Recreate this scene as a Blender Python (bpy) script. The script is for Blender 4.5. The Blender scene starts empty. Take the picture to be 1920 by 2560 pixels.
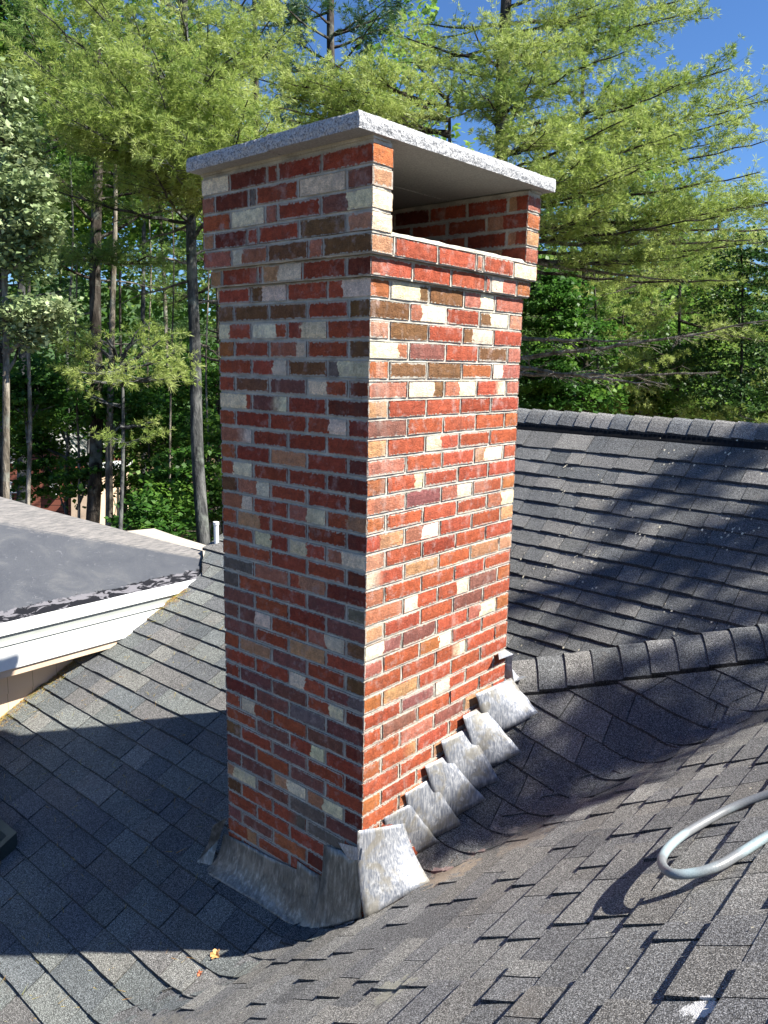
import bpy, math, random
import numpy as np
from mathutils import Vector, Matrix, noise
random.seed(7); RNG = np.random.default_rng(11)
R = math.radians
# ------------------------------------------------------------------ camera, sky, sun, exposure
scene = bpy.context.scene
COL = scene.collection
F_PX = 1960.0
RIGHT = np.array([0.75571857, 0.65463314, 0.01857163])
UP = np.array([-0.13431315, 0.12717317, 0.98274461])
FWD = np.array([-0.64097537, 0.74517276, -0.18403297])
CAM = np.array([1.80020729, -2.00248188, -0.28847139])
cd = bpy.data.cameras.new('camera'); cam = bpy.data.objects.new('camera', cd); COL.objects.link(cam)
cd.sensor_fit = 'HORIZONTAL'; cd.sensor_width = 36; cd.lens = 36 * F_PX / 1920
cd.clip_start = 0.05; cd.clip_end = 2000
cam.matrix_world = Matrix(((RIGHT[0], UP[0], -FWD[0], CAM[0]), (RIGHT[1], UP[1], -FWD[1], CAM[1]),
                           (RIGHT[2], UP[2], -FWD[2], CAM[2]), (0, 0, 0, 1)))
scene.camera = cam
SUN_EL = R(48.5); SH = (0.884, 0.468)
SUN = np.array([SH[0] * math.cos(SUN_EL), SH[1] * math.cos(SUN_EL), math.sin(SUN_EL)]); SUN /= np.linalg.norm(SUN)
world = bpy.data.worlds.new('World'); scene.world = world; world.use_nodes = True
wn = world.node_tree.nodes; wl = world.node_tree.links
sky = wn.new('ShaderNodeTexSky'); sky.sky_type = 'NISHITA'; sky.sun_disc = False
sky.sun_elevation = SUN_EL; sky.sun_rotation = math.atan2(SUN[0], SUN[1])
sky.air_density = 1.0; sky.dust_density = 0.0; sky.ozone_density = 4.0
wn['Background'].inputs['Strength'].default_value = 0.05
tn = wn.new('ShaderNodeMix'); tn.data_type = 'RGBA'; tn.blend_type = 'MULTIPLY'; tn.inputs[0].default_value = 1; tn.inputs[7].default_value = (.66, .90, 1.2, 1)
wl.new(sky.outputs['Color'], tn.inputs[6]); wl.new(tn.outputs[2], wn['Background'].inputs['Color'])
sl = bpy.data.lights.new('sun', 'SUN'); sl.energy = 5.0; sl.angle = R(0.5); sl.color = (1.0, 0.95, 0.86)
so = bpy.data.objects.new('sun', sl); COL.objects.link(so)
so.rotation_euler = Vector(SUN).to_track_quat('Z', 'Y').to_euler()
scene.view_settings.view_transform = 'Standard'; scene.view_settings.look = 'None'
scene.view_settings.gamma = 1; scene.view_settings.exposure = 1.42

def ray(x, y): return FWD + RIGHT * (x - 960) / F_PX - UP * (y - 1280) / F_PX
def at(x, y, d): return CAM + ray(x, y) * d
def hit(x, y, n, c):
    d = ray(x, y); return CAM + d * ((c - n @ CAM) / (n @ d))

# ------------------------------------------------------------------ helpers
def tag(o, label=None, cat=None, group=None, kind=None):
    if label: o['label'] = label
    if cat: o['category'] = cat
    if group: o['group'] = group
    if kind: o['kind'] = kind
    return o
def empty(name, loc, label, cat, group=None):
    o = bpy.data.objects.new(name, None); COL.objects.link(o); o.location = loc
    o.empty_display_size = 0.2
    return tag(o, label, cat, group)
def link(name, me, mats, parent=None):
    o = bpy.data.objects.new(name, me); COL.objects.link(o)
    for m in (mats if isinstance(mats, (list, tuple)) else [mats]): me.materials.append(m)
    if parent is not None:
        o.parent = parent; o.matrix_parent_inverse = Matrix.Translation(-Vector(root_loc(parent)))
    return o
def root_loc(o):
    v = Vector(o.location)
    while o.parent: o = o.parent; v = Vector(o.location)
    return v
class MB:
    """collects verts / faces plus per-face attributes"""
    def __init__(s): s.v = []; s.f = []; s.mi = []; s.at = {}
    def add(s, vs, fs, mi=0, **attrs):
        b = len(s.v); s.v += [tuple(map(float, v)) for v in vs]
        for f in fs:
            s.f.append(tuple(b + i for i in f)); s.mi.append(mi)
            for k, val in attrs.items(): s.at.setdefault(k, {})[len(s.f) - 1] = val
    def box(s, lo, hi, mi=0, **a):
        x0, y0, z0 = lo; x1, y1, z1 = hi
        vs = [(x0,y0,z0),(x1,y0,z0),(x1,y1,z0),(x0,y1,z0),(x0,y0,z1),(x1,y0,z1),(x1,y1,z1),(x0,y1,z1)]
        s.add(vs, [(0,3,2,1),(4,5,6,7),(0,1,5,4),(1,2,6,5),(2,3,7,6),(3,0,4,7)], mi, **a)
    def tube(s, pts, rad, n=8, mi=0, cap=True, **a):
        pts = [np.array(p, float) for p in pts]; vs = []; fs = []
        for i, p in enumerate(pts):
            t = pts[min(i+1, len(pts)-1)] - pts[max(i-1, 0)]; t /= (np.linalg.norm(t) + 1e-9)
            ref = np.array([0, 0, 1.]) if abs(t[2]) < .9 else np.array([1., 0, 0])
            u = np.cross(t, ref); u /= np.linalg.norm(u); w = np.cross(t, u)
            r = rad[i] if hasattr(rad, '__len__') else rad
            for k in range(n):
                an = 2*math.pi*k/n; vs.append(p + (u*math.cos(an) + w*math.sin(an))*r)
        for i in range(len(pts)-1):
            for k in range(n):
                k2 = (k+1) % n; fs.append((i*n+k, (i+1)*n+k, (i+1)*n+k2, i*n+k2))
        if cap: fs.append(tuple(range(n))); fs.append(tuple(range((len(pts)-1)*n+n-1, (len(pts)-1)*n-1, -1)))
        s.add(vs, fs, mi, **a)
    def grid(s, P, mi=0, **a):
        """P[i][j] 3-D points"""
        ni, nj = len(P), len(P[0]); vs = [p for row in P for p in row]
        fs = [(i*nj+j, (i+1)*nj+j, (i+1)*nj+j+1, i*nj+j+1) for i in range(ni-1) for j in range(nj-1)]
        s.add(vs, fs, mi, **a)
    def build(s, name, mats, parent=None, smooth=False, types=None):
        me = bpy.data.meshes.new(name); me.from_pydata(s.v, [], s.f); me.update()
        me.polygons.foreach_set('material_index', s.mi)
        if smooth: me.polygons.foreach_set('use_smooth', [True]*len(s.f))
        for k, d in s.at.items():
            any_ = next(iter(d.values()))
            if isinstance(any_, (tuple, list)):
                if len(any_) == 4:
                    A = me.attributes.new(k, 'FLOAT_COLOR', 'FACE'); buf = np.ones((len(s.f), 4), np.float32)
                    for i, v in d.items(): buf[i] = v
                    A.data.foreach_set('color', buf.ravel())
            else:
                A = me.attributes.new(k, 'FLOAT', 'FACE'); buf = np.zeros(len(s.f), np.float32)
                for i, v in d.items(): buf[i] = v
                A.data.foreach_set('value', buf)
        return link(name, me, mats, parent)
def np_mesh(name, V, nface, k, mats, parent=None):
    """V: (nface*k,3) unshared polygons of k corners"""
    me = bpy.data.meshes.new(name); n = len(V)
    me.vertices.add(n); me.vertices.foreach_set('co', np.ascontiguousarray(V, np.float32).ravel())
    me.loops.add(n); me.loops.foreach_set('vertex_index', np.arange(n, dtype=np.int32))
    me.polygons.add(nface); me.polygons.foreach_set('loop_start', np.arange(0, n, k, dtype=np.int32))
    me.polygons.foreach_set('loop_total', np.full(nface, k, np.int32))
    me.update(calc_edges=True)
    return link(name, me, mats, parent)

# ------------------------------------------------------------------ materials
class MT:
    def __init__(s, name, rough=.8, metal=0., spec=.3):
        s.m = bpy.data.materials.new(name); s.m.use_nodes = True; s.nt = s.m.node_tree; s.n = s.nt.nodes; s.l = s.nt.links
        s.b = s.n['Principled BSDF']; s.b.inputs['Roughness'].default_value = rough
        s.b.inputs['Metallic'].default_value = metal; s.b.inputs['Specular IOR Level'].default_value = spec
        s.tc = s.n.new('ShaderNodeTexCoord').outputs['Object']
    def set(s, sock, v):
        if isinstance(v, bpy.types.NodeSocket): s.l.new(v, sock)
        elif isinstance(v, (tuple, list)): sock.default_value = (*v, 1) if len(v) == 3 and len(sock.default_value) == 4 else v
        else: sock.default_value = v
    def noise(s, scale, detail=3, rough=.55, vec=None, dist=0, color=False):
        n = s.n.new('ShaderNodeTexNoise'); n.inputs['Scale'].default_value = scale; n.inputs['Detail'].default_value = detail
        n.inputs['Roughness'].default_value = rough; n.inputs['Distortion'].default_value = dist
        s.l.new(vec or s.tc, n.inputs['Vector']); return n.outputs['Color' if color else 'Fac']
    def voro(s, scale, out='Distance', vec=None, rand=1):
        n = s.n.new('ShaderNodeTexVoronoi'); n.inputs['Scale'].default_value = scale; n.inputs['Randomness'].default_value = rand
        s.l.new(vec or s.tc, n.inputs['Vector']); return n.outputs[out]
    def math(s, op, a, b=0., c=None, clamp=False):
        n = s.n.new('ShaderNodeMath'); n.operation = op; n.use_clamp = clamp
        s.set(n.inputs[0], a); s.set(n.inputs[1], b)
        if c is not None: s.set(n.inputs[2], c)
        return n.outputs[0]
    def mix(s, f, a, b, mode='MIX'):
        n = s.n.new('ShaderNodeMix'); n.data_type = 'RGBA'; n.blend_type = mode; n.clamp_factor = True
        s.set(n.inputs[0], f); s.set(n.inputs[6], a); s.set(n.inputs[7], b); return n.outputs[2]
    def ramp(s, f, stops, interp='LINEAR'):
        n = s.n.new('ShaderNodeValToRGB'); e = n.color_ramp.elements; n.color_ramp.interpolation = interp
        while len(e) < len(stops): e.new(.5)
        for el, (p, c) in zip(e, stops): el.position = p; el.color = (*c, 1) if hasattr(c, '__len__') else (c, c, c, 1)
        s.l.new(f, n.inputs[0]); return n.outputs[0]
    def step(s, f, a, b):
        n = s.n.new('ShaderNodeMapRange'); n.inputs[1].default_value = a; n.inputs[2].default_value = b; n.clamp = True
        s.set(n.inputs[0], f); return n.outputs[0]
    def attr(s, name, out='Color'):
        n = s.n.new('ShaderNodeAttribute'); n.attribute_name = name; return n.outputs[out]
    def mapping(s, scale=(1,1,1), rot=(0,0,0), vec=None):
        n = s.n.new('ShaderNodeMapping'); n.inputs['Scale'].default_value = scale; n.inputs['Rotation'].default_value = rot
        s.l.new(vec or s.tc, n.inputs[0]); return n.outputs[0]
    def bump(s, h, strength=.5, dist=.002, prev=None):
        n = s.n.new('ShaderNodeBump'); n.inputs['Strength'].default_value = strength; n.inputs['Distance'].default_value = dist
        s.l.new(h, n.inputs['Height'])
        if prev is not None: s.l.new(prev, n.inputs['Normal'])
        return n.outputs[0]
    def done(s, color, normal=None, rough=None):
        s.set(s.b.inputs['Base Color'], color)
        if normal is not None: s.l.new(normal, s.b.inputs['Normal'])
        if rough is not None: s.set(s.b.inputs['Roughness'], rough)
        return s.m

def mat_plain(name, col, rough=.7, metal=0, var=.25, scale=6, bump=0):
    t = MT(name, rough, metal)
    a = t.noise(scale, 4); b = t.noise(scale*9, 3)
    f = t.math('ADD', t.math('MULTIPLY', a, .7), t.math('MULTIPLY', b, .3))
    c = t.mix(t.step(f, .3, .7), tuple(x*(1-var) for x in col), tuple(min(1, x*(1+var)) for x in col))
    return t.done(c, t.bump(b, bump, .004) if bump else None)
def mat_brick():
    t = MT('brick', .9, 0, .15)
    uv = t.n.new('ShaderNodeUVMap'); uv.uv_map = 'UVMap'
    sp = t.n.new('ShaderNodeSeparateXYZ'); t.l.new(uv.outputs[0], sp.inputs[0]); u, v = sp.outputs[0], sp.outputs[1]
    ln = t.attr('ln', 'Fac'); split = t.attr('sp', 'Fac'); soft = t.attr('sf', 'Fac'); sm = t.attr('sm', 'Fac')
    n1 = t.noise(30, 3); n2 = t.noise(90, 4); n3 = t.noise(420, 3)
    uu = t.math('ADD', u, t.math('MULTIPLY', t.math('SUBTRACT', n1, .5), .28))
    uu = t.math('ADD', uu, t.math('MULTIPLY', t.math('SUBTRACT', n2, .5), .10))
    d = t.math('SUBTRACT', uu, split)
    f = t.math('DIVIDE', d, t.math('ADD', t.math('MULTIPLY', soft, .35), .015)); f = t.math('ADD', f, .5, clamp=True)
    c = t.mix(f, t.attr('ca'), t.attr('cb'))
    # burnt / washed variation inside the face
    var = t.step(t.math('ADD', t.math('MULTIPLY', n1, .6), t.math('MULTIPLY', n2, .4)), .3, .72)
    c = t.mix(.75, c, t.mix(var, (.40, .41, .44), (1.42, 1.34, 1.28)), 'MULTIPLY')
    c = t.mix(.85, c, t.mix(t.step(n3, .32, .68), (.48, .46, .44), (1.38, 1.36, 1.34)), 'MULTIPLY')
    pit = t.step(t.voro(260), .13, .05); c = t.mix(t.math('MULTIPLY', pit, t.step(n2, .5, .6)), c, (.05, .025, .02))
    # pale lime bloom
    bloom = t.step(t.noise(17, 5, .7), .54, .74); c = t.mix(t.math('MULTIPLY', bloom, .55), c, (.50, .40, .37))
    # soot and rain wash running down the whole stack, across bricks
    wash = t.noise(2.2, 5, .65, vec=t.mapping((3, 3, .7))); c = t.mix(t.math('MULTIPLY', t.step(wash, .56, .72), .45), c, (.10, .07, .06))
    lime = t.noise(3.1, 5, .7, vec=t.mapping((2.5, 2.5, .8), (0, 0, 1.1))); c = t.mix(t.math('MULTIPLY', t.step(lime, .60, .74), .35), c, (.55, .46, .40))
    # mortar smeared round the edges
    du = t.math('MULTIPLY', t.math('MINIMUM', u, t.math('SUBTRACT', 1, u)), ln)
    dv = t.math('MULTIPLY', t.math('MINIMUM', v, t.math('SUBTRACT', 1, v)), .058)
    dd = t.math('MINIMUM', du, dv)
    dd = t.math('ADD', dd, t.math('MULTIPLY', t.math('SUBTRACT', n2, .5), .024))
    e = t.step(t.math('SUBTRACT', dd, t.math('MULTIPLY', sm, .0050)), .0012, -.0006)
    c = t.mix(t.math('MULTIPLY', e, .8), c, t.mix(n3, (.36, .34, .295), (.62, .58, .50)))
    h = t.math('ADD', t.math('MULTIPLY', n3, .5), t.math('MULTIPLY', n2, .9))
    h2 = t.math('ADD', h, t.math('MULTIPLY', t.voro(330), .5))
    return t.done(c, t.bump(h2, 1.0, .0042))
def mat_mortar():
    t = MT('mortar', .95, 0, .1)
    n = t.noise(14, 4); m = t.noise(260, 3); c = t.mix(t.step(n, .3, .7), (.32, .305, .265), (.60, .565, .48))
    c = t.mix(.7, c, t.mix(t.step(m, .3, .7), (.72,)*3, (1.2,)*3), 'MULTIPLY')
    return t.done(c, t.bump(t.math('ADD', m, t.noise(60, 3)), .8, .003))
def mat_shingle(name, gain=1.0, grit=1.0, patches=()):
    t = MT(name, .93, 0, .22)
    tint = t.attr('tint'); p = t.noise(520, 2, .6); q = t.noise(230, 2, .6); v = t.voro(420, 'Color')
    sv = t.n.new('ShaderNodeSeparateColor'); t.l.new(v, sv.inputs[0])
    g = t.math('ADD', t.math('MULTIPLY', p, .45), t.math('ADD', t.math('MULTIPLY', q, .25), t.math('MULTIPLY', sv.outputs[0], .30)))
    gr = t.ramp(g, [(.32, .22), (.46, .68), (.56, 1.25), (.68, 3.0)])
    c = t.mix(grit, tint, gr, 'MULTIPLY')
    big = t.step(t.noise(2.3, 4, .6), .3, .7); c = t.mix(.8, c, t.mix(big, (.78, .78, .80), (1.15, 1.14, 1.1)), 'MULTIPLY')
    w = t.step(t.noise(7, 5, .65), .60, .72); c = t.mix(t.math('MULTIPLY', w, .35), c, (.20*gain, .175*gain, .15*gain))
    for (P, rad, col, amt) in patches:      # worn or stained places of their own
        vm = t.n.new('ShaderNodeVectorMath'); vm.operation = 'DISTANCE'; t.l.new(t.tc, vm.inputs[0]); vm.inputs[1].default_value = P
        f = t.math('SUBTRACT', 1, t.math('DIVIDE', vm.outputs['Value'], rad)); f = t.math('ADD', f, t.math('MULTIPLY', t.math('SUBTRACT', t.noise(26, 6, .75), .5), 2.6))
        c = t.mix(t.math('MULTIPLY', t.step(f, .42, .5), amt), c, t.mix(gr, (col[0]*.75, col[1]*.75, col[2]*.75), col))
    # lichen and droppings
    li = t.math('MULTIPLY', t.step(t.voro(9), .045, .03), t.step(t.noise(40, 3), .45, .55)); c = t.mix(t.math('MULTIPLY', li, .8), c, (.42, .44, .38))
    h = t.math('ADD', t.math('MULTIPLY', p, .6), t.math('ADD', sv.outputs[0], t.math('MULTIPLY', q, .8)))
    return t.done(c, t.bump(h, .9, .0035))
def mat_lead():
    t = MT('weathered_lead', .5, .55, .5)
    n = t.noise(9, 5, .65, dist=.6); n2 = t.noise(28, 5, .7); st = t.noise(16, 3, .6, vec=t.mapping((9, 9, 1.2)))
    c = t.ramp(st, [(.3, (.17, .19, .24)), (.5, (.32, .34, .38)), (.68, (.56, .57, .59))])
    c = t.mix(t.math('MULTIPLY', t.step(n, .50, .60), .8), c, t.mix(n2, (.21, .195, .16), (.42, .40, .35)))
    c = t.mix(t.math('MULTIPLY', t.step(n2, .58, .66), .7), c, (.62, .63, .65))
    rf = t.math('ADD', .36, t.math('MULTIPLY', n2, .3))
    return t.done(c, t.bump(t.math('ADD', t.noise(12, 2), t.math('MULTIPLY', n2, .25)), .5, .012), rf)
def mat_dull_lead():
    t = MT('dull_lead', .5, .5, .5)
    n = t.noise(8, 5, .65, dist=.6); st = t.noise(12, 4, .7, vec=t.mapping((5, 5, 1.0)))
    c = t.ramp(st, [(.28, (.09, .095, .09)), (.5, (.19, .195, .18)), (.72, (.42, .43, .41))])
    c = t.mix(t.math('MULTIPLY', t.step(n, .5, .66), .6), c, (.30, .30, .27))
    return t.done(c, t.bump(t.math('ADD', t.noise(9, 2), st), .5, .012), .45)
def mat_granite(name='granite', rough=.8, polished=False):
    t = MT(name, rough, 0, .3)
    a = t.noise(170, 4, .7); b = t.voro(230, 'Color'); s = t.n.new('ShaderNodeSeparateColor'); t.l.new(b, s.inputs[0])
    f = t.math('ADD', t.math('MULTIPLY', a, .55), t.math('MULTIPLY', s.outputs[0], .45))
    if polished: c = t.ramp(f, [(.3, (.30, .30, .29)), (.5, (.36, .36, .35)), (.7, (.43, .43, .41))])
    else: c = t.ramp(f, [(.30, (.17, .175, .185)), (.40, (.33, .335, .345)), (.56, (.44, .445, .45)), (.74, (.58, .58, .58))])
    big = t.noise(40, 4, .6)
    nm = t.bump(t.math('ADD', t.math('MULTIPLY', a, .3), t.math('MULTIPLY', big, 1.2)), .15 if polished else 1.0, .01)
    return t.done(c, nm)
def mat_leaf(name, c0, c1, c2, trans=.35, scale=.9):
    t = MT(name, .5, 0, .35)
    n = t.noise(scale, 3, .6); m = t.noise(14, 2)
    f = t.math('ADD', t.math('MULTIPLY', n, .65), t.math('MULTIPLY', m, .35))
    c = t.ramp(f, [(.34, c0), (.5, c1), (.66, c2)])
    t.set(t.b.inputs['Base Color'], c)
    tr = t.n.new('ShaderNodeBsdfTranslucent'); t.l.new(c, tr.inputs[0])
    mx = t.n.new('ShaderNodeMixShader'); mx.inputs[0].default_value = trans
    t.l.new(t.b.outputs[0], mx.inputs[1]); t.l.new(tr.outputs[0], mx.inputs[2])
    t.l.new(mx.outputs[0], t.n['Material Output'].inputs[0]); return t.m
def mat_bark(name, c0, c1):
    t = MT(name, .95, 0, .1)
    n = t.noise(7, 5, .7, vec=t.mapping((1, 1, .22))); l = t.noise(3.2, 4, .6)
    c = t.ramp(n, [(.35, tuple(x*.35 for x in c0)), (.5, c0), (.68, c1)])
    c = t.mix(t.math('MULTIPLY', t.step(l, .55, .7), .5), c, (.26, .29, .25))
    return t.done(c, t.bump(n, 1., .05))
M_BRICK, M_MORTAR = mat_brick(), mat_mortar()
M_SH = mat_shingle('asphalt_shingle')
OFF = np.array([0, 0, 8.0])   # the house root stands on the ground, 8 m down
M_SHF = mat_shingle('coarse_asphalt_shingle', 1.1, 1., [(tuple(hit(1750, 2530, np.array([-math.tan(R(34.5)), 0, 1.]), -2.798 + math.tan(R(34.5))*.573)), .05, (.75, .74, .72), .95), ((.20, .30, -2.26), .20, (.34, .27, .20), .7), ((.42, .50, -2.10), .18, (.30, .25, .20), .5), ((.62, -.55, -1.98), .10, (.36, .35, .28), .6), ((-.35, -.75, -2.64), .3, (.30, .28, .23), .4)])
M_SHA = mat_shingle('stained_asphalt_shingle', 1., 1., [((.30, .55, -2.14), .13, (.36, .33, .29), .85), ((.24, .42, -2.2), .10, (.42, .30, .27), .8), ((.42, .72, -2.05), .07, (.33, .31, .28), .8), ((.14, .30, -2.30), .10, (.45, .31, .29), .8)])
M_LEAD, M_DLEAD = mat_lead(), mat_dull_lead()
M_GRAN, M_GRANP = mat_granite(), mat_granite('sawn_granite', .75, True)
M_DARK = mat_plain('flue_dark', (.012, .011, .010), .95)  # black for the flue hollow, its darkness put into the colour
M_PVC = mat_plain('black_vent_plastic', (.012, .012, .013), .6)
M_WHITE = mat_plain('white_painted_metal', (.78, .80, .79), .4, 0, .06, 5)
M_GAPSHADE = mat_plain('gap_shade_grey', (.33, .35, .33), .5, 0, .1, 5)  # grey that paints the shade between the white eave bands
M_TAN = mat_plain('tan_painted_board', (.62, .47, .34), .8, 0, .12, 7, .2)
M_PINE = mat_leaf('pine_needles', (.06, .14, .035), (.19, .30, .07), (.36, .46, .14), .45)
M_PINED = mat_leaf('deep_pine_needles', (.020, .055, .018), (.05, .115, .03), (.10, .18, .045), .3)
M_PINEY = mat_leaf('yellow_green_needles', (.12, .21, .04), (.33, .42, .10), (.56, .62, .24), .5)
M_MAPLE = mat_leaf('maple_leaves', (.02, .07, .012), (.06, .16, .025), (.20, .34, .05), .5, 1.3)
M_OAK = mat_leaf('pale_broad_leaves', (.09, .15, .06), (.24, .32, .14), (.46, .52, .30), .3, 1.4)
M_HEM = mat_leaf('hemlock_sprays', (.02, .055, .015), (.05, .12, .025), (.13, .22, .04), .35)
M_WOOD = mat_leaf('far_leaves', (.03, .09, .015), (.11, .23, .04), (.32, .45, .09), .5, .35)
M_BARKP = mat_bark('pine_bark', (.045, .038, .032), (.12, .105, .09))
M_BARKG = mat_bark('grey_bark', (.06, .062, .062), (.16, .16, .155))
M_BARKB = mat_bark('pale_bark', (.14, .12, .095), (.34, .31, .26))
M_DEAD = mat_bark('bare_twigs', (.17, .15, .125), (.36, .34, .30))

# ------------------------------------------------------------------ roof height fields
T27 = math.tan(R(27)); T345 = math.tan(R(34.5))
VA = np.array([-0.573, -0.540, -2.798]); VD = np.array([1/T345, 1/T27, 1.0])
pA = np.array([.02, .97, -1.84]); nA = np.cross(VD, pA - VA); nA /= nA[2]; cA = nA @ VA
def ZE(x, y): return -2.5229 + T27*y
def ZF(x, y): return VA[2] + T345*(x - VA[0])
def ZA(x, y): return cA - nA[0]*x - nA[1]*y
def smax(a, b, w=.085):
    d = abs(a - b); return max(a, b) + (0 if d >= w else w*.25*(1 - d/w)**2)
def xV(y): return VA[0] + (y - VA[1])*VD[0]/VD[1]
def yV(x): return VA[1] + (x - VA[0])*VD[1]/VD[0]
def HE(x, y): return smax(ZE(x, y), ZF(x, y))
def HA(x, y): return smax(ZA(x, y), ZF(x, y))
def HF(x, y):
    w = min(1, max(0, (y + x*.3 - .05)/.2)); return smax(max(ZF(x, y), 0*1-9), ZE(x, y))*(1-w) + smax(ZF(x, y), ZA(x, y))*w
rnd = random.Random(5)
def tab_field(mb, Hf, O, U, B, slope, expo, j0, j1, left, right, palette, wr=(.09, .30), b_of=None, th=.006, twotone=True, nx=3, lift_hi=.006, gap=.0022):
    """courses of shingle tabs over the height field Hf(x,y); a along U, b (plan) along B"""
    U = np.array(U); B = np.array(B); O = np.array(O)
    for j in range(j0, j1):
        b0 = b_of(j) if b_of else j*expo; b1 = (b_of(j+1) if b_of else (j+1)*expo); e = b1 - b0
        bt = b1 + .35*e
        L0, L1 = left(b0), left(bt); R0, R1 = right(b0), right(bt)
        a = min(L0, L1) - rnd.uniform(0, .2); hi = rnd.random() < .5
        wob = rnd.uniform(0, 50)
        while a < max(R0, R1):
            w = rnd.uniform(*wr); a2 = a + w
            s0, s1 = max(a, L0), min(a2, R0); t0, t1 = max(a, L1), min(a2, R1)
            if s1 - s0 > .004 or t1 - t0 > .004:
                if s1 < s0: s0 = s1 = min(max(s0, L0), R0)
                if t1 < t0: t0 = t1 = min(max(t0, L1), R1)
                base = palette[rnd.randrange(len(palette))]; k = rnd.uniform(.86, 1.14)
                col = (base[0]*k, base[1]*k, base[2]*k, 1)
                raise0 = th + (lift_hi if hi else 0) + rnd.uniform(0, .0015); curl = rnd.uniform(0, .002)
                n = max(2, int(max(s1-s0, t1-t0)/.04)) if nx > 2 else 2
                top = []; bot = []
                for i in range(n+1):
                    f = i/n; rowt = []; rowb = []
                    for q in range(4):
                        g = q/3
                        bb = b0 + (bt-b0)*g
                        aa = (s0 + gap + (s1-s0-2*gap)*f)*(1-g) + (t0 + gap + (t1-t0-2*gap)*f)*g
                        if q == 0: bb += .003*noise.noise((aa*14, wob, 0)) + .0012*noise.noise((aa*60, wob, 3))
                        P = O + U*aa + B*bb
                        z = Hf(P[0], P[1]); r = raise0*(1-g) + .001*g + (curl if q == 0 else 0) + .002*noise.noise((P[0]*6, P[1]*6, 0))
                        rowt.append((P[0], P[1], z + r/slope)); rowb.append((P[0], P[1], z - .004))
                    top.append(rowt); bot.append(rowb)
                mb.grid([[row[q] for row in top] for q in range(3, -1, -1)], tint=col)
                mb.add([row[0] for row in top] + [row[0] for row in bot],
                       [(i, n+1+i, n+2+i, i+1) for i in range(n)], tint=tuple(c*.5 for c in col[:3])+(1,))
                for row, bw, fl in ((top[0], bot[0], 0), (top[-1], bot[-1], 1)):
                    vs = row[:3] + bw[:3]
                    fs = [(0, 1, 4, 3), (1, 2, 5, 4)]
                    mb.add(vs, fs if not fl else [f[::-1] for f in fs], tint=tuple(c*.6 for c in col[:3])+(1,))
            a = a2; hi = (not hi) if rnd.random() < .75 else hi
def sheet(mb, Hf, O, U, B, b0, b1, left, right, n=10, m=24, tint=(.05, .05, .05, 1)):
    U = np.array(U); B = np.array(B); O = np.array(O); G = []
    for i in range(n+1):
        b = b0 + (b1-b0)*i/n; row = []
        for k in range(m+1):
            a = left(b) + (right(b)-left(b))*k/m; P = O + U*a + B*b; row.append((P[0], P[1], Hf(P[0], P[1]) - .004))
        G.append(row)
    mb.grid(G[::-1], tint=tint)

house = empty('shingled_house', (0, 0, -8), 'grey asphalt shingled house whose roofs meet in a valley around the brick chimney', 'house')
# colours of the tabs
SCL = lambda L, k: [tuple(x*k for x in c) for c in L]
PE = SCL([(.135,.145,.14), (.12,.13,.13), (.15,.158,.15), (.115,.12,.125), (.165,.165,.155), (.135,.132,.128), (.105,.115,.12)], 1.08)
PF = SCL([(.15,.147,.142), (.13,.13,.13), (.17,.167,.16), (.12,.12,.122), (.145,.14,.132), (.11,.11,.112)], 1.12)
PD = SCL([(.125,.128,.13), (.11,.114,.118), (.14,.14,.14), (.10,.105,.11), (.155,.152,.148)], 1.05)
# --- main slope under the chimney
def leftE(y):
    if y < .55: return -3.09 + .06*max(0, y)
    if y < 1.33: return -3.03 + (y-.55)*.29
    if y < 1.52: return -2.803 - (y-1.33)*1.35
    return -3.13 + (y-1.55)*.05
def rightE(y): return min(xV(y) + .13, 9 if y < .05 else (-.05 if y < .9 else -.25 - .75*(y-.97)))
ex = .1132; ph = -.0135 % ex
mE = MB()
sheet(mE, HE, (0, ph), (1, 0), (0, 1), -2.0, 2.3, leftE, rightE, 20, 40)
tab_field(mE, HE, (0, ph), (1, 0), (0, 1), math.cos(R(27)), ex, -17, 20, lambda b: leftE(b+ph), lambda b: rightE(b+ph), PE, (.13, .34), lift_hi=.003, th=.0095)
sE = mE.build('roof_slope', M_SH, house); tag(sE, 'shingle slope left of the chimney')
# --- foreground slope
def rightF(x): return yV(x) + .10
mF = MB(); exF = .127*math.cos(R(34.5)); phF = 1.1656 % exF
sheet(mF, HF, (phF, 0), (0, 1), (1, 0), -1.9, 2.4, lambda b: -3.2, lambda b: rightF(b+phF), 24, 40)
tab_field(mF, HF, (phF, 0), (0, -1), (1, 0), math.cos(R(34.5)), exF, -18, 22, lambda b: -rightF(b+phF), lambda b: 3.2 if b > -.6 else 2.6, PF, (.07, .26), lift_hi=.0075, th=.0065)
sF = mF.build('roof_slope', M_SHF, house); tag(sF, 'coarse grey shingle slope in the foreground')
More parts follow.
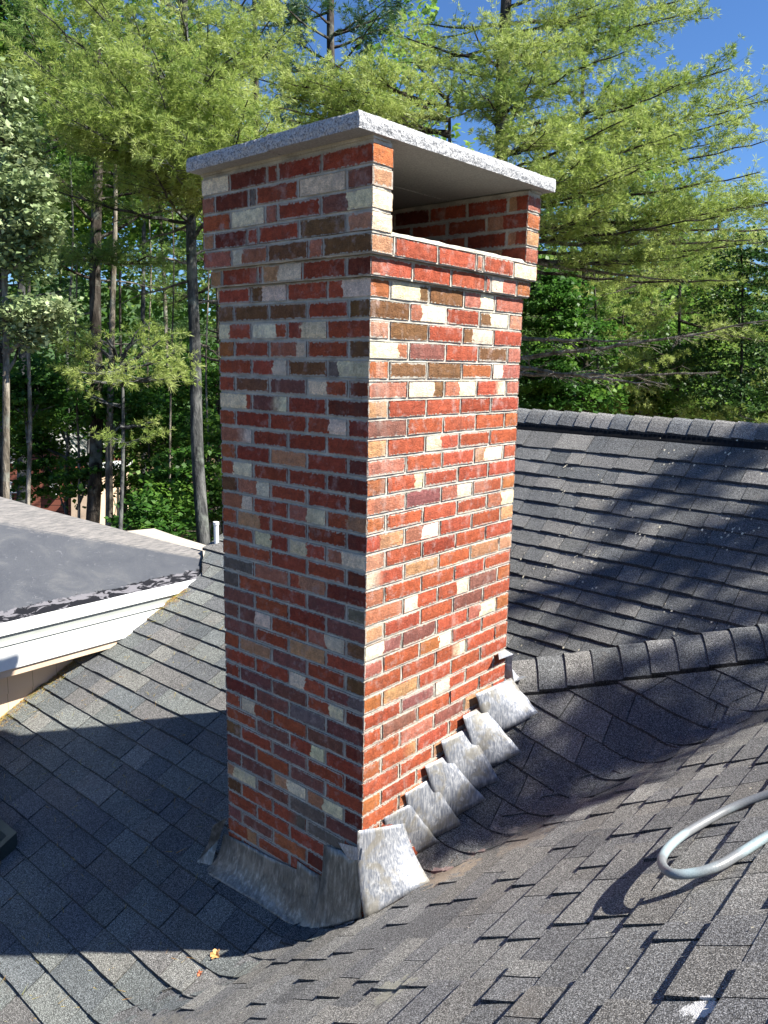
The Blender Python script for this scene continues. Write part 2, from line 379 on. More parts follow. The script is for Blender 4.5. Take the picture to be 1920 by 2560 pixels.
# --- short slope right of the chimney, under the ridge cap
Ua = np.array([.9957, .0924]); Ba = np.array([-.0924, .9957]); exA = .118
capA = np.array([.02, .93]); capD = np.array([.786, .618])
def ab(P): return (P[0]*Ua[0] + P[1]*Ua[1], P[0]*Ba[0] + P[1]*Ba[1])
def lineA(p0, p1):
    a0, b0 = ab(p0); a1, b1 = ab(p1); return lambda b: a0 + (b-b0)*(a1-a0)/(b1-b0)
valA = lineA((xV(-.2)+.09, -.2), (xV(2.5)+.09, 2.5)); chA = lineA((-.03, 0.), (-.03, 1.0))
capL = lineA(capA + np.array([-.045, .055]), capA + capD*2.0 + np.array([-.045, .055]))
phA = (.113*Ba[0] + .918*Ba[1]) % exA
mA = MB()
lA = lambda b: max(chA(b+phA), capL(b+phA)); rA = lambda b: max(lA(b)+.001, valA(b+phA))
tab_field(mA, HA, Ba*phA, Ua, Ba, math.cos(R(41)), exA, -1, 20, lA, rA, PD, (.2, .40), lift_hi=.003, th=.008)
sheet(mA, HA, Ba*phA, Ua, Ba, -.15, 2.3, lA, rA, 16, 16)
sA = mA.build('roof_slope', M_SHA, house); tag(sA, 'small shaded shingle slope between ridge cap and valley')
# --- ridge cap running right from the chimney
mC = MB(); mBk = MB()
capdir = np.array([capD[0], capD[1], 0]); hz = lambda P: ZA(P[0], P[1])
p0 = np.array([.0, .985]); perp = np.array([-capD[1], capD[0]])
crest = []
def cap_section(s, lift, wf=.155):
    c = p0 + capD*s; zb = hz(c); out = []
    up = (hz(c + perp*.1) - zb)/.1
    W = wf*.74; zt = hz(c + perp*W)
    prof = []
    for q in range(7):           # front flank up to the rounded crest
        g = q/6; pt = c + perp*W*g; z = zb + (zt-zb)*g + .020*math.sin(g*2.6); prof.append((pt[0], pt[1], z + lift))
    zc = prof[-1][2]
    for q, (dx, dz) in enumerate(((.018, .002), (.036, -.006), (.06, -.025), (.10, -.062), (.15, -.11))):
        pt = c + perp*(W+dx); prof.append((pt[0], pt[1], zc + dz))
    return prof
s = -.10; k = 0
while s < 2.2:
    e = .127; sec = []
    for q, (ds, lf) in enumerate(((0, .034), (.04, .031), (.09, .028), (e+.06, .020))):
        j = noise.noise((s*9+q, 1, 2))*.003; sec.append([tuple(np.array(p) + np.array([0, 0, j])) for p in cap_section(s+ds+j, lf)])
    b = PD[rnd.randrange(5)]; kk = rnd.uniform(.85, 1.25); tint = (b[0]*kk, b[1]*kk, b[2]*kk, 1)
    mC.grid(sec, tint=tint)
    lo = [(p[0], p[1], p[2]-.012) for p in sec[0]]
    mC.grid([lo, sec[0]], tint=(.03, .03, .03, 1))
    mC.grid([[ (p[0], p[1], p[2]-.035) for p in (sec[0][0], sec[1][0], sec[2][0], sec[3][0])], [sec[q][0] for q in range(4)]], tint=(.03, .03, .03, 1))
    s += e; k += 1
oC = mC.build('ridge_cap', M_SH, house); tag(oC, 'rounded shingle cap running right from the chimney')
# back side of that ridge, falling away to the far slope
G = []
for q in range(9):
    s = -.9 + q*.4; c = p0 + capD*s; zc = ZA(*(c + perp*.115)) - .03; row = []
    for g in range(7):
        P = c + perp*(.13 + g*.25); row.append((P[0], P[1], zc - .03 - g*.25*.75))
    G.append(row)
mBk.grid(G, tint=(.11, .11, .11, 1)); oB = mBk.build('roof_slope', M_SH, house); tag(oB, 'hidden back slope behind the ridge cap')
# --- far slope with ridge vent
Dr = R(3); Du = np.array([math.cos(Dr), -math.sin(Dr)]); Dv = np.array([math.sin(Dr), math.cos(Dr)])
T50 = math.tan(R(43)); CD = CAM[2] - 4.0/math.cos(R(43)) - T50*(CAM[0]*Dv[0] + CAM[1]*Dv[1]); ZD = lambda x, y: CD + T50*(x*Dv[0] + y*Dv[1])
nD = np.array([-T50*Dv[0], -T50*Dv[1], 1.0])
bD = []
for y in (1750, 1710, 1670, 1631, 1590, 1553, 1513, 1477, 1440, 1400, 1360, 1322, 1286, 1251, 1216, 1184, 1150, 1117, 1085):
    P = hit(1290, y, nD, CD); bD.append(P[0]*Dv[0] + P[1]*Dv[1])
Rg = hit(1293, 1056, nD, CD); bR = Rg[0]*Dv[0] + Rg[1]*Dv[1]; zR = CD + T50*bR
mD = MB(); bTop = bD[-1]
tab_field(mD, ZD, (0, 0), Du, Dv, math.cos(R(43)), 0, 0, len(bD)-1, lambda b: -3.6 , lambda b: 3.2, PD, (.10, .30), b_of=lambda j: bD[j], th=.010, lift_hi=.005)
sheet(mD, ZD, (0, 0), Du, Dv, bD[0], bR-.01, lambda b: -3.6, lambda b: 3.2, 3, 3)
oD = mD.build('roof_slope', M_SH, house); tag(oD, 'far shingle slope dappled with tree shadow')
mV = MB(); mR = MB()
def D3(a, b, z): P = Du*a + Dv*b; return (P[0], P[1], z)
for side in (0, 1):
    mV.add([D3(-3.6, bR-.05, zR-.045), D3(3.2, bR-.05, zR-.045), D3(3.2, bR-.0, zR+.012), D3(-3.6, bR-.0, zR+.012),
            D3(-3.6, bR-.045, zR-.09), D3(3.2, bR-.045, zR-.09)], [(0, 1, 2, 3), (0, 4, 5, 1)])
a = -3.6
while a < 3.2:
    for zo in (0.,): mV.add([D3(a, bR-.054, zR-.05), D3(a+.006, bR-.054, zR-.05), D3(a+.006, bR-.03, zR-.006), D3(a, bR-.03, zR-.006)], [(0,1,2,3)])
    a += .035
oV = mV.build('ridge_vent', M_PVC, house)
a = -3.6
while a < 3.2:
    e = .148; b = PD[rnd.randrange(5)]; k = rnd.uniform(1.0, 1.5); t4 = (b[0]*k, b[1]*k, b[2]*k, 1); sec = []
    for (da, lf) in ((0, .016), (e*.5, .012), (e+.03, .004)):
        sec.append([D3(a+da, bR-.02 + .026*q, zR - .005 + lf + .105*math.sin(min(1, q/4.2)*1.45) - max(0, q-4)*.03) for q in range(8)])
    mR.grid(sec, tint=t4); mR.grid([[ (p[0], p[1], p[2]-.014) for p in sec[0]], sec[0]], tint=(.03,.03,.03,1))
    mR.grid([[ (r_[0][0], r_[0][1], r_[0][2]-.016) for r_ in sec], [r_[0] for r_ in sec]], tint=(.05,.05,.05,1)); a += e
oR = mR.build('ridge_cap', M_SH, house); tag(oR, 'sunlit cap along the far ridge')
# back of the far roof and house walls (give the building its depth)
mW = MB(); zt = zR + .02
mW.add([D3(-3.6, bR+.16, zt), D3(3.2, bR+.16, zt), D3(3.2, bR+2.6, zt-2.6), D3(-3.6, bR+2.6, zt-2.6)], [(0,1,2,3)], tint=(.12,.12,.12,1))
mW.build('roof_slope', M_SH, house)
mW = MB(); mW.box((-3.3, -2.4, -8), (-1.9, 6.2, -4.2)); mW.box((-1.8, -1.9, -8), (3.0, 6.0, -4.3)); mW.build('house_wall', M_TAN, house)

# --- flat-roofed wing at the left
XE = -2.85; SM = .30
def ZM(x, y): return -1.848 + SM*(XE - x)
def mat_membrane():
    t = MT('grey_rubber_membrane', .55, 0, .35)
    n = t.noise(3, 5, .65, vec=t.mapping((1, 1, 1)), dist=1.2); m = t.noise(12, 5, .7, dist=2); fine = t.noise(160, 2)
    c = t.ramp(n, [(.3, (.06, .065, .078)), (.55, (.078, .083, .095)), (.7, (.105, .108, .115))])
    c = t.mix(t.math('MULTIPLY', t.step(m, .6, .72), .35), c, (.28, .28, .30))
    sx = t.n.new('ShaderNodeSeparateXYZ'); t.l.new(t.tc, sx.inputs[0])
    wv = t.math('ADD', sx.outputs[0], t.math('MULTIPLY', t.math('SUBTRACT', m, .5), .12))
    # pale dusty band up the slope, streaky
    vv = t.math('ADD', t.attr('v', 'Fac'), t.math('MULTIPLY', t.math('SUBTRACT', m, .5), .10)); band = t.step(vv, .66, .72); st = t.noise(10, 4, .7, vec=t.mapping((7, 1, 1)))
    c = t.mix(t.math('MULTIPLY', band, .85), c, t.mix(t.step(st, .35, .65), (.12, .118, .115), (.27, .25, .235)))
    # tarred seam at the eave with flaked patches
    seam = t.step(wv, -2.965, -2.955); pat = t.step(t.noise(8, 4, .6, vec=t.mapping((2.2, 1, 1)), dist=.8), .50, .54)
    c = t.mix(seam, c, t.mix(pat, (.008, .008, .011), (.16, .155, .17)))
    return t.done(c, t.bump(t.math('ADD', m, t.math('MULTIPLY', fine, .3)), .35, .01))
wing = house
M_MEM = mat_membrane()
m = MB(); G = []
nM = np.array([SM, 0, 1.]); cM = -1.848 + SM*XE
f0, f1 = hit(0, 1243, nM, cM), hit(507, 1378, nM, cM)
def farx(y): return f0[0] + (y-f0[1])*(f1[0]-f0[0])/(f1[1]-f0[1])
for i in range(31):
    ye = -1.6 + (1.345+1.6)*i/30; yf = -1.25 + (f1[1]+1.25)*i/30; row = []
    for k in range(41):
        f = k/40; x = XE + (farx(yf)-XE)*f; yy = ye + (yf-ye)*f
        row.append((x, yy, ZM(x, yy) + .012*noise.noise((x*2, yy*2, 0))))
    G.append(row)
b_ = MB(); 
for k in range(40): m.grid([[r_[k], r_[k+1]] for r_ in G], v=(k+.5)/40)
rim = [r_[-1] for r_ in G]; m.grid([rim, [(p[0]-.6, p[1]+.5, p[2]-.9) for p in rim]][::-1], v=1.)
om = m.build('flat_roof_membrane', M_MEM, wing, smooth=True)
def band(name, x, z0, z1, mat, th=.03, y0=-1.8, y1=1.36, parent=wing):
    b = MB(); b.box((x-th, y0, z0), (x, y1, z1)); return b.build(name, mat, parent)
band('fascia', XE+.012, -1.925, -1.850, M_WHITE)
band('shadow_gap', XE-.006, -1.980, -1.925, M_GAPSHADE)  # strip coloured as the shaded gap under the fascia
band('gutter_lip', XE+.006, -1.993, -1.979, M_WHITE)
band('shadow_gap', XE-.012, -2.008, -1.993, M_GAPSHADE)  # same painted shade in the slit above the gutter
band('gutter', XE+.002, -2.150, -2.008, M_WHITE, .06)
band('soffit_board', XE-.014, -2.20, -2.150, M_TAN, .20)
def mat_siding():
    t = MT('tan_siding', .8, 0, .2); n = t.noise(4, 4)
    sx = t.n.new('ShaderNodeSeparateXYZ'); t.l.new(t.tc, sx.inputs[0])
    g = t.math('FRACT', t.math('DIVIDE', t.math('ADD', sx.outputs[1], 20), .16)); ln_ = t.step(g, .03, .02)
    c = t.mix(n, (.60, .45, .32), (.70, .54, .40)); c = t.mix(t.math('MULTIPLY', ln_, .6), c, (.2, .14, .09))
    return t.done(c)
b = MB(); b.box((-3.25, -1.7, -3.6), (-3.06, 1.3, -2.39)); b.box((-3.24, -1.7, -2.385), (-3.045, 1.3, -2.16)); b.build('wall_siding', mat_siding(), wing)
# end flashing of the membrane against the shingles
b = MB(); b.grid([[(-2.855, 1.352, -1.846), (f1[0]-.03, f1[1]+.015, f1[2]+.004)], [(-2.84, 1.34, -1.90), (f1[0]+.02, f1[1]-.01, f1[2]-.08)]]); b.build('membrane_upstand', M_MEM, wing)
# lower far wing roof
fa = [at(300, 1330, 8.5), at(320, 1327, 8.6), at(385, 1321, 9.0), at(440, 1340, 8.9), at(512, 1362, 8.6), at(560, 1380, 8.3), at(480, 1420, 7.4), at(330, 1380, 7.2)]
b = MB(); b.add(fa + [p - np.array([0, 0, .15]) for p in fa], [tuple(range(8))] + [(i, (i+1) % 8, 8+(i+1) % 8, 8+i) for i in range(8)])
b.build('flat_roof_membrane', mat_plain('dusty_roof', (.40, .36, .31), .8, 0, .25, 1.5), house)
# white vent pipe
pp = at(541, 1345, 6.1); b = MB(); b.tube([pp - np.array([0, 0, .35]), pp + np.array([0, 0, .125])], .019, 16)
b.tube([pp + np.array([0, 0, .105]), pp + np.array([0, 0, .128])], .023, 16); b.build('vent_pipe', M_WHITE, house)
# skylight at the left edge
zE = lambda x, y: HE(x, y)
def onE(a, bq, h): return (a, bq, ZE(a, bq) + h)
x0, x1, y0, y1 = -2.72, -1.965, -1.10, -.455
def skybox(mb, xa, xb, ya, yb, h0, h1):
    vs = [onE(xa, ya, h0), onE(xb, ya, h0), onE(xb, yb, h0), onE(xa, yb, h0), onE(xa, ya, h1), onE(xb, ya, h1), onE(xb, yb, h1), onE(xa, yb, h1)]
    mb.add(vs, [(4,5,6,7),(0,1,5,4),(1,2,6,5),(2,3,7,6),(3,0,4,7)])
b = MB()
for q in ((x0, x1, y0, y0+.035), (x0, x1, y1-.035, y1), (x0, x0+.035, y0+.035, y1-.035), (x1-.035, x1, y0+.035, y1-.035)): skybox(b, *q, -.02, .085)
sk = b.build('skylight', mat_plain('grey_green_metal', (.05, .075, .075), .35, .3), house)
b = MB()
for q in ((x0+.035, x1-.035, y0+.035, y0+.05), (x0+.035, x1-.035, y1-.05, y1-.035), (x1-.05, x1-.035, y0+.05, y1-.05)): skybox(b, *q, 0, .092)
b.build('frame_trim', M_WHITE, sk)
g = MT('skylight_glass', .05, 0, .8); g.done((.10, .13, .17)); b = MB(); skybox(b, x0+.04, x1-.04, y0+.04, y1-.04, 0, .07); b.build('pane', g.m, sk)

# ------------------------------------------------------------------ chimney
chim = empty('brick_chimney', (-.4, .48, -2.4), 'tall mottled red, brown and white brick chimney capped with granite, standing in the roof valley', 'chimney')
H = .0677; WX = .816; WY = .970
BC = {'R': (.40, .100, .052), 'D': (.19, .050, .032), 'M': (.25, .105, .085), 'B': (.20, .105, .050), 'O': (.44, .155, .065),
      'T': (.50, .27, .15), 'W': (.82, .72, .53), 'P': (.43, .165, .11), 'K': (.19, .165, .14), 'S': (.33, .075, .042)}
def code(c):
    """'R' | 'RW65' | 'RW65s' -> colour a, colour b, split, softness"""
    soft = c.endswith('s'); c = c.rstrip('s')
    if len(c) == 1: return c, c, 2.0, 0.
    return c[0], c[1], int(c[2:])/100. if len(c) > 3 else int(c[2:])/10., 1. if soft else 0.
def jit(ch):
    c = BC[ch]; k = rnd.uniform(.84, 1.16); return (c[0]*k, c[1]*k*rnd.uniform(.9, 1.1), c[2]*k*rnd.uniform(.9, 1.1), 1)
BV, BF, BUV, BA = [], [], [], {'ca': [], 'cb': [], 'sp': [], 'sf': [], 'ln': [], 'sm': []}
def brick(x0, x1, y0, y1, z0, z1, cm, cp):
    """box with finely divided outer faces. cm: code of the -y/+y faces, cp: code of the +x/-x faces"""
    def face(P, nu, nv, c, ln, flip=False):
        ca, cb, sp, sf = code(c); A, Bc = jit(ca), jit(cb); sm = rnd.choice([0.15, .2, .3, .45, .6, .9, 1.2]); base = len(BV)
        for i in range(nu+1):
            for j in range(nv+1):
                u, v = i/nu, j/nv; p = np.array(P(u, v))
                q = noise.noise_vector(Vector(p*38)); q2 = noise.noise_vector(Vector(p*150))
                BV.append(tuple(p + np.array(q)*.0016 + np.array(q2)*.0009))
        for i in range(nu):
            for j in range(nv):
                a = base + i*(nv+1) + j; f = (a, a+nv+1, a+nv+2, a+1); uvs = [(i/nu, j/nv), ((i+1)/nu, j/nv), ((i+1)/nu, (j+1)/nv), (i/nu, (j+1)/nv)]
                if flip: f = f[::-1]; uvs = uvs[::-1]
                BF.append(f); BUV.extend(uvs)
                for k_, val in (('ca', A), ('cb', Bc), ('sp', sp), ('sf', sf), ('ln', ln), ('sm', sm)): BA[k_].append(val)
    L = lambda a, b, t: a + (b-a)*t
    e = .002  # slightly eased arrises
    def prof(t, n): return 0
    def ease(u, v):
        return e*((abs(2*u-1) > .999) or (abs(2*v-1) > .999))
    nx = max(3, int((x1-x0)/.02)); ny = max(3, int((y1-y0)/.02))
    rx0, rx1, ry0, ry1 = (rnd.uniform(-.0015, .0015) for _ in range(4))
    face(lambda u, v: (L(x0, x1, u), y0+ry0+ease(u, v), L(z0, z1, v)), nx, 4, cm, x1-x0)
    face(lambda u, v: (x1+rx1-ease(u, v), L(y0, y1, u), L(z0, z1, v)), ny, 4, cp, y1-y0)
    face(lambda u, v: (L(x0, x1, u), y1+ry1-ease(u, v), L(z0, z1, v)), nx, 2, cm, x1-x0, True)
    face(lambda u, v: (x0+rx0+ease(u, v), L(y0, y1, u), L(z0, z1, v)), ny, 2, cp, y1-y0, True)
    face(lambda u, v: (L(x0, x1, u), L(y0, y1, v), z1), 2, 2, cm, x1-x0)
    face(lambda u, v: (L(x0, x1, u), L(y0, y1, v), z0), 2, 2, cm, x1-x0, True)
J = .0105; DP = .092
def rndc(): return rnd.choice(['R', 'R', 'S', 'D', 'M', 'R', 'B', 'P', 'RW6', 'S', 'RM5s'])
def course(zb, off, Lrow, Rrow, lw, rw, hh=H-J, back=True, zj=0):
    """Lrow / Rrow codes for the shaded (-y) and sunlit (+x) faces; lw / rw relative widths. The near corner brick is one brick."""
    x0, x1, y0, y1 = -WX-off, off, -off, WY+off
    sl = (x1-x0+J)/sum(lw); sr = (y1-y0+J)/sum(rw)
    xs = [x0]; [xs.append(xs[-1]+w*sl) for w in lw]; ys = [y0]; [ys.append(ys[-1]+w*sr) for w in rw]
    n = len(Lrow)
    for i, c in enumerate(Lrow):
        a, b = xs[i], xs[i+1]-J
        if i == n-1: # corner
            b = x1; dep = (ys[1]-J-y0) if rw[0] > 0 else DP
            brick(a, b, y0, y0+max(DP, dep) if rw[0] < .75 else y0+DP, zb, zb+hh, c, Rrow[0]) if lw[-1] >= .75 else None
        else: brick(a, b, y0, y0+DP, zb, zb+hh, c, rndc())
    if lw[-1] < .75: brick(xs[n-1], x1, y0, ys[1]-J, zb, zb+hh, Lrow[-1], Rrow[0])
    for i in range(1, len(Rrow)):
        a, b = ys[i], ys[i+1]-J
        if i == len(Rrow)-1: b = y1
        brick(x1-DP, x1, a, b, zb, zb+hh, rndc(), Rrow[i])
    if back: # far faces
        k = 4; w = (y1-y0-DP)/k; hlf = rnd.random()*.5
        for i in range(k): brick(x0, x0+DP, y0+DP+J+i*w, y0+DP+(i+1)*w, zb, zb+hh, rndc(), rndc())
        w = (x1-x0-2*DP)/4
        for i in range(4): brick(x0+DP+J+i*w, x0+DP+(i+1)*w, y1-DP, y1, zb, zb+hh, rndc(), rndc())
LROWS = {1:'R BW3 R RW35', 2:'B B B S B', 3:'WR35 WR7 RW35 S', 4:'O R PW75 R B', 5:'S RW6 B KW25', 6:'R B M WR5 D', 7:'WR88 MW70s S D',
 8:'R S S RW55 S', 9:'PW70s S S SR8', 10:'O S T S D', 11:'RW4 S S D', 12:'B PW6 S S D', 13:'PW65 S PW5 RT5', 14:'R TS7 S S D', 15:'R WR5 WR5 PW4',
 16:'O R S R D', 17:'K P RT3 D', 18:'K R R M K', 19:'M R S M', 20:'M MW5 R PW5 B', 21:'M S T R', 22:'R T M R B', 23:'R R WR45 MK6', 24:'S M M RW62 D',
 25:'D M K M', 26:'R WR45 R M D', 27:'R M RW6 S', 28:'B R M R D', 29:'M R M R', 30:'M M TW45 TW45 D', 31:'TW25 M K M', 32:'B R RK6s K R', 33:'R R R M', 34:'M M O D B', 35:'RT7 R R R', 36:'R R R R R'}
RROWS = {1:'O WB75 B PW5 P', 2:'B PW3 S BW35 T', 3:'T B S BW3 R', 4:'WP72 M R B P', 5:'O B B O WP35', 6:'P WB75 PW45 RW75s P', 7:'T S R S R', 8:'M R R R O',
 9:'T R WR45 R R', 10:'P R R TW35 R', 11:'O RW75 R R R', 12:'P M PW5 PR5s O', 13:'O R R S PW5', 14:'RT35 PW5 R R T', 15:'T R S R R', 16:'WR30s T R T T', 17:'P R R R R', 18:'P WR4 RW6 M O',
 19:'T R R M R', 20:'WM5 M R PW4 O', 21:'P R OW6 R R', 22:'R R RW65s R R', 23:'O T R R R', 24:'R M WR45 R R', 25:'R M R R R', 26:'R P M T R', 27:'O RT75s R R R', 28:'R R T R R', 29:'O R R R R', 30:'R O R R R', 31:'O R R R R', 32:'R R R R R'}
for k in range(1, 37):
    odd = k % 2 == 1; L = LROWS[k].split(); Rr = RROWS.get(k, 'R R R R R').split()
    course(-k*H + J*.5, 0, L, Rr, [1]*4 if odd else [.5, 1, 1, 1, .5], [.5, 1, 1, 1, 1] if odd else [1, 1, 1, 1, .5])
course(J*.5, .019, 'T SP8 KS2 TW4 S D'.split(), 'PR3s R R S WP45 O'.split(), [.35, 1, .12, 1, 1, .55], [1, 1, 1, .17, .85, .5])
course(H+J*.5, .038, 'P WP3 B P B'.split(), 'T R R P R W'.split(), [.82, .95, .98, .33, 1.05], [.5, 1, 1, .2, .9, .8])
# side walls above the sill: near wall, far wall, back wall; the sunlit side stays open
UP_ROWS = {2: ('T D R S B T', [.35, .9, .3, 1, 1.05, .55], 'W'), 3: ('R W P S MW5', [.8, .9, .3, 1, 1.08], 'W'), 4: ('P D K R W M', [.38, .9, .2, 1, 1.05, .55], 'T'), 5: ('W D S S S', [.8, .95, .27, 1, 1.08], 'O')}
for r_, (row, lw, cc) in UP_ROWS.items():
    zb = (r_)*H + J*.5; off = .038; x0, x1, y0, y1 = -WX-off, off, -off, WY+off; hh = H - J
    sl = (x1-x0+J)/sum(lw); x = x0
    codes = row.split()
    for i, c in enumerate(codes):
        b = x + lw[i]*sl - J
        brick(x, x1 if i == len(codes)-1 else b, y0, y0+.100, zb, zb+hh, c, cc if i == len(codes)-1 else rndc()); x = b + J
    w = [.5, 1, 1, 1, .9] if r_ % 2 else [1, 1, 1, .9, .5]; sl = (x1-x0+J)/sum(w); x = x1
    for i, q in enumerate(w):
        a = x - q*sl + J; brick(max(a, x0), x, y1-.100, y1, zb, zb+hh, ['TS4', 'S', 'R', 'D', 'S'][i], ['P', 'T', 'O', 'P'][r_-2] if i == 0 else rndc()); x = a - J
    w = (y1-y0-.2)/4
    for i in range(4): brick(x0, x0+DP, y0+.105+i*w, y0+.1+(i+1)*w, zb, zb+hh, rndc(), rndc())
me = bpy.data.meshes.new('brickwork'); me.from_pydata(BV, [], BF); me.update()
uvl = me.uv_layers.new(name='UVMap'); uvl.data.foreach_set('uv', np.array(BUV, np.float32).ravel())
for k_ in ('ca', 'cb'):
    A = me.attributes.new(k_, 'FLOAT_COLOR', 'FACE'); A.data.foreach_set('color', np.array(BA[k_], np.float32).ravel())
for k_ in ('sp', 'sf', 'ln', 'sm'):
    A = me.attributes.new(k_, 'FLOAT', 'FACE'); A.data.foreach_set('value', np.array(BA[k_], np.float32))
link('brickwork', me, M_BRICK, chim)
# mortar bed: recessed skin behind the joints, lightly uneven
mm = MB(); rec = .0045
def wallskin(P, n, m):
    G = []
    for i in range(n+1):
        row = []
        for j in range(m+1):
            p = np.array(P(i/n, j/m)); q = np.array(noise.noise_vector(Vector(p*25)))*.0022 + np.array(noise.noise_vector(Vector(p*90)))*.0012; row.append(tuple(p+q))
        G.append(row)
    mm.grid(G)
def skin_box(x0, x1, y0, y1, z0, z1, top=True):
    Lp = lambda a, b, t: a + (b-a)*t; nz = max(2, int((z1-z0)/.012)); nx = 60
    wallskin(lambda u, v: (Lp(x0, x1, u), y0, Lp(z0, z1, v)), nx, nz); wallskin(lambda u, v: (x1, Lp(y0, y1, u), Lp(z0, z1, v)), nx, nz)
    wallskin(lambda u, v: (Lp(x1, x0, u), y1, Lp(z0, z1, v)), nx, nz); wallskin(lambda u, v: (x0, Lp(y1, y0, u), Lp(z0, z1, v)), nx, nz)
    if top: wallskin(lambda u, v: (Lp(x0, x1, u), Lp(y0, y1, v), z1), 30, 30)
    wallskin(lambda u, v: (Lp(x0, x1, u), Lp(y1, y0, v), z0), 30, 30)
skin_box(-WX+rec, -rec, rec, WY-rec, -37*H, -.0005)
skin_box(-WX-.019+rec, .019-rec, -.019+rec, WY+.019-rec, 0.001, H-.0005)
# corbel and the hollow sill course (ring, so that the flue is open)
def ring(x0, x1, y0, y1, z0, z1, t):
    skin_box(x0, x1, y0, y0+t, z0, z1); skin_box(x0, x1, y1-t, y1, z0, z1); skin_box(x0, x0+t, y0+t+.001, y1-t-.001, z0, z1); skin_box(x1-t, x1, y0+t+.001, y1-t-.001, z0, z1)
ring(-WX-.038+rec, .038-rec, -.038+rec, WY+.038-rec, H+.001, 2*H+.004, .09)
z1 = 6*H + .012
skin_box(-WX-.038+rec, .038-rec, -.038+rec, -.038+.1-rec, 2*H+.006, z1)
skin_box(-WX-.038+rec, .038-rec, WY+.038-.1+rec, WY+.038-rec, 2*H+.006, z1)
skin_box(-WX-.038+rec, -WX-.038+DP-rec, .052, WY-.052, 2*H+.006, z1)
mm.build('mortar', M_MORTAR, chim)
b = MB(); b.box((-WX+.05, .055, H+.004), (-.05, WY-.055, H+.010)); b.build('flue_dark_plate', M_DARK, chim)  # near-black plate stands in for the dark depth of the flue
# mortar wash along the sill
b = MB(); G = []
for i in range(41):
    y = .05 + (WY-.1)*i/40; G.append([(-.03, y, 2*H+.004), (-.01, y, 2*H+.016+.004*noise.noise((y*9, 0, 0))), (.025, y, 2*H+.012+.004*noise.noise((y*14, 3, 0))), (.036+.003*noise.noise((y*22, 1, 0)), y, 2*H-.002)])
b.grid(G[::-1]); b.build('mortar_wash', M_MORTAR, chim, smooth=True)
# granite cap: two slabs with rock-faced edges
def slab(c, zb, zt, name):
    """c = four plan corners counter-clockwise"""
    b = MB(); rows = []; n = 34
    loop = []
    for q in range(4):
        A = np.array(c[q]); Bp = np.array(c[(q+1) % 4]); ln = np.linalg.norm(Bp-A)
        for i in range(int(ln/.012)): loop.append((A + (Bp-A)*i/int(ln/.012), q))
    cx = np.mean([np.array(p) for p in c], axis=0); hts = [zb, zb+.006, zb+(zt-zb)*.35, zb+(zt-zb)*.65, zt-.006, zt]
    for hi, z in enumerate(hts):
        row = []
        for (p, q) in loop:
            A = np.array(c[q]); Bp = np.array(c[(q+1) % 4]); t = (Bp-A)/np.linalg.norm(Bp-A); nn = np.array([t[1], -t[0]])
            amt = (.001, 0, -.002, -.002, .001, .003)[hi]
            d = .0028*noise.noise((p[0]*14, p[1]*14, z*30)) + .0035*noise.noise((p[0]*70, p[1]*70, z*70))
            zz = z + (0 if hi == 0 else .003*noise.noise((p[0]*20, p[1]*20, 5)) if hi == 5 else 0)
            pp_ = p - nn*(amt + (d if hi else d*.2)); row.append((pp_[0], pp_[1], zz))
        rows.append(row)
    N = len(loop); vs = [p for r_ in rows for p in r_]
    fs = [(i*N+k, i*N+(k+1) % N, (i+1)*N+(k+1) % N, (i+1)*N+k) for i in range(5) for k in range(N)]
    b.add(vs, fs, 0); b.add(rows[-1], [tuple(range(N))], 0); b.add(rows[0], [tuple(range(N-1, -1, -1))], 1)
    return b.build(name, [M_GRAN, M_GRANP], chim)
ZS, ZT = .424, .474
slab([(-.385, -.113), (.052, -.121), (.088, 1.03), (-.372, 1.04)], ZS, ZT, 'granite_slab')
slab([(-.868, -.097), (-.387, -.108), (-.374, 1.04), (-.868, 1.05)], ZS-.001, ZT-.001, 'granite_slab')
mm2 = MB(); mm2.box((-WX-.04, -.04, z1-.004), (.04, .044, ZS+.001)); mm2.box((-WX-.04, WY-.044, z1-.004), (.04, WY+.04, ZS+.001)); mm2.box((-WX-.04, .045, z1-.004), (-WX+.03, WY-.045, ZS+.001))
mm2.build('mortar_bed', M_MORTAR, chim)

# ------------------------------------------------------------------ flashing
NX = np.array([1., 0, 0]); NY = np.array([0, 1., 0])
nAc = nA; 
def onFace(px, off=.006): return hit(px[0], px[1], NX, off)
def onPlaneA(px, lift=.02): return hit(px[0], px[1], nA, cA + lift)
def flash_piece(TL, TR, BL, BR, th=.0015, bulge=.5, n=12, m=10, mat=None, name='step_flashing', seed=0, toplip=.0):
    """sheet bent from the wall down onto the roof: TL,TR on the wall, BL,BR on the roof (3-D)"""
    b = MB(); G = []
    TL, TR, BL, BR = map(np.array, (TL, TR, BL, BR))
    for i in range(n+1):
        t = i/n; row = []
        for j in range(m+1):
            s = j/m; T = TL*(1-s) + TR*s; Bm = BL*(1-s) + BR*s
            # bend control point: straight below the top, level with the roof
            K = T*.58 + Bm*.42 + np.array([-.010 + .0035*seed, 0, -.018 + .002*seed])*(seed < 9) + np.array([-.022, 0, -.03])*(seed >= 9)
            P = T*(1-t)**2 + 2*K*t*(1-t) + Bm*t*t
            wv = .0035*noise.noise((s*2.2+seed*3, t*2.5, seed)) + .0015*noise.noise((s*6+seed, t*6, seed+4))
            edge = .004*noise.noise((s*5, seed, 1))*(i == n) + .004*noise.noise((t*4, seed, 2))*(j in (0, m))
            row.append(P + np.array([wv*(t**.5), edge, wv*.5 + edge]))
        G.append(row)
    b.grid([[tuple(p) for p in r_] for r_ in G])
    o = b.build(name, mat or M_LEAD, chim, smooth=True)
    sd = o.modifiers.new('thickness', 'SOLIDIFY'); sd.thickness = th; sd.offset = 0
    return o
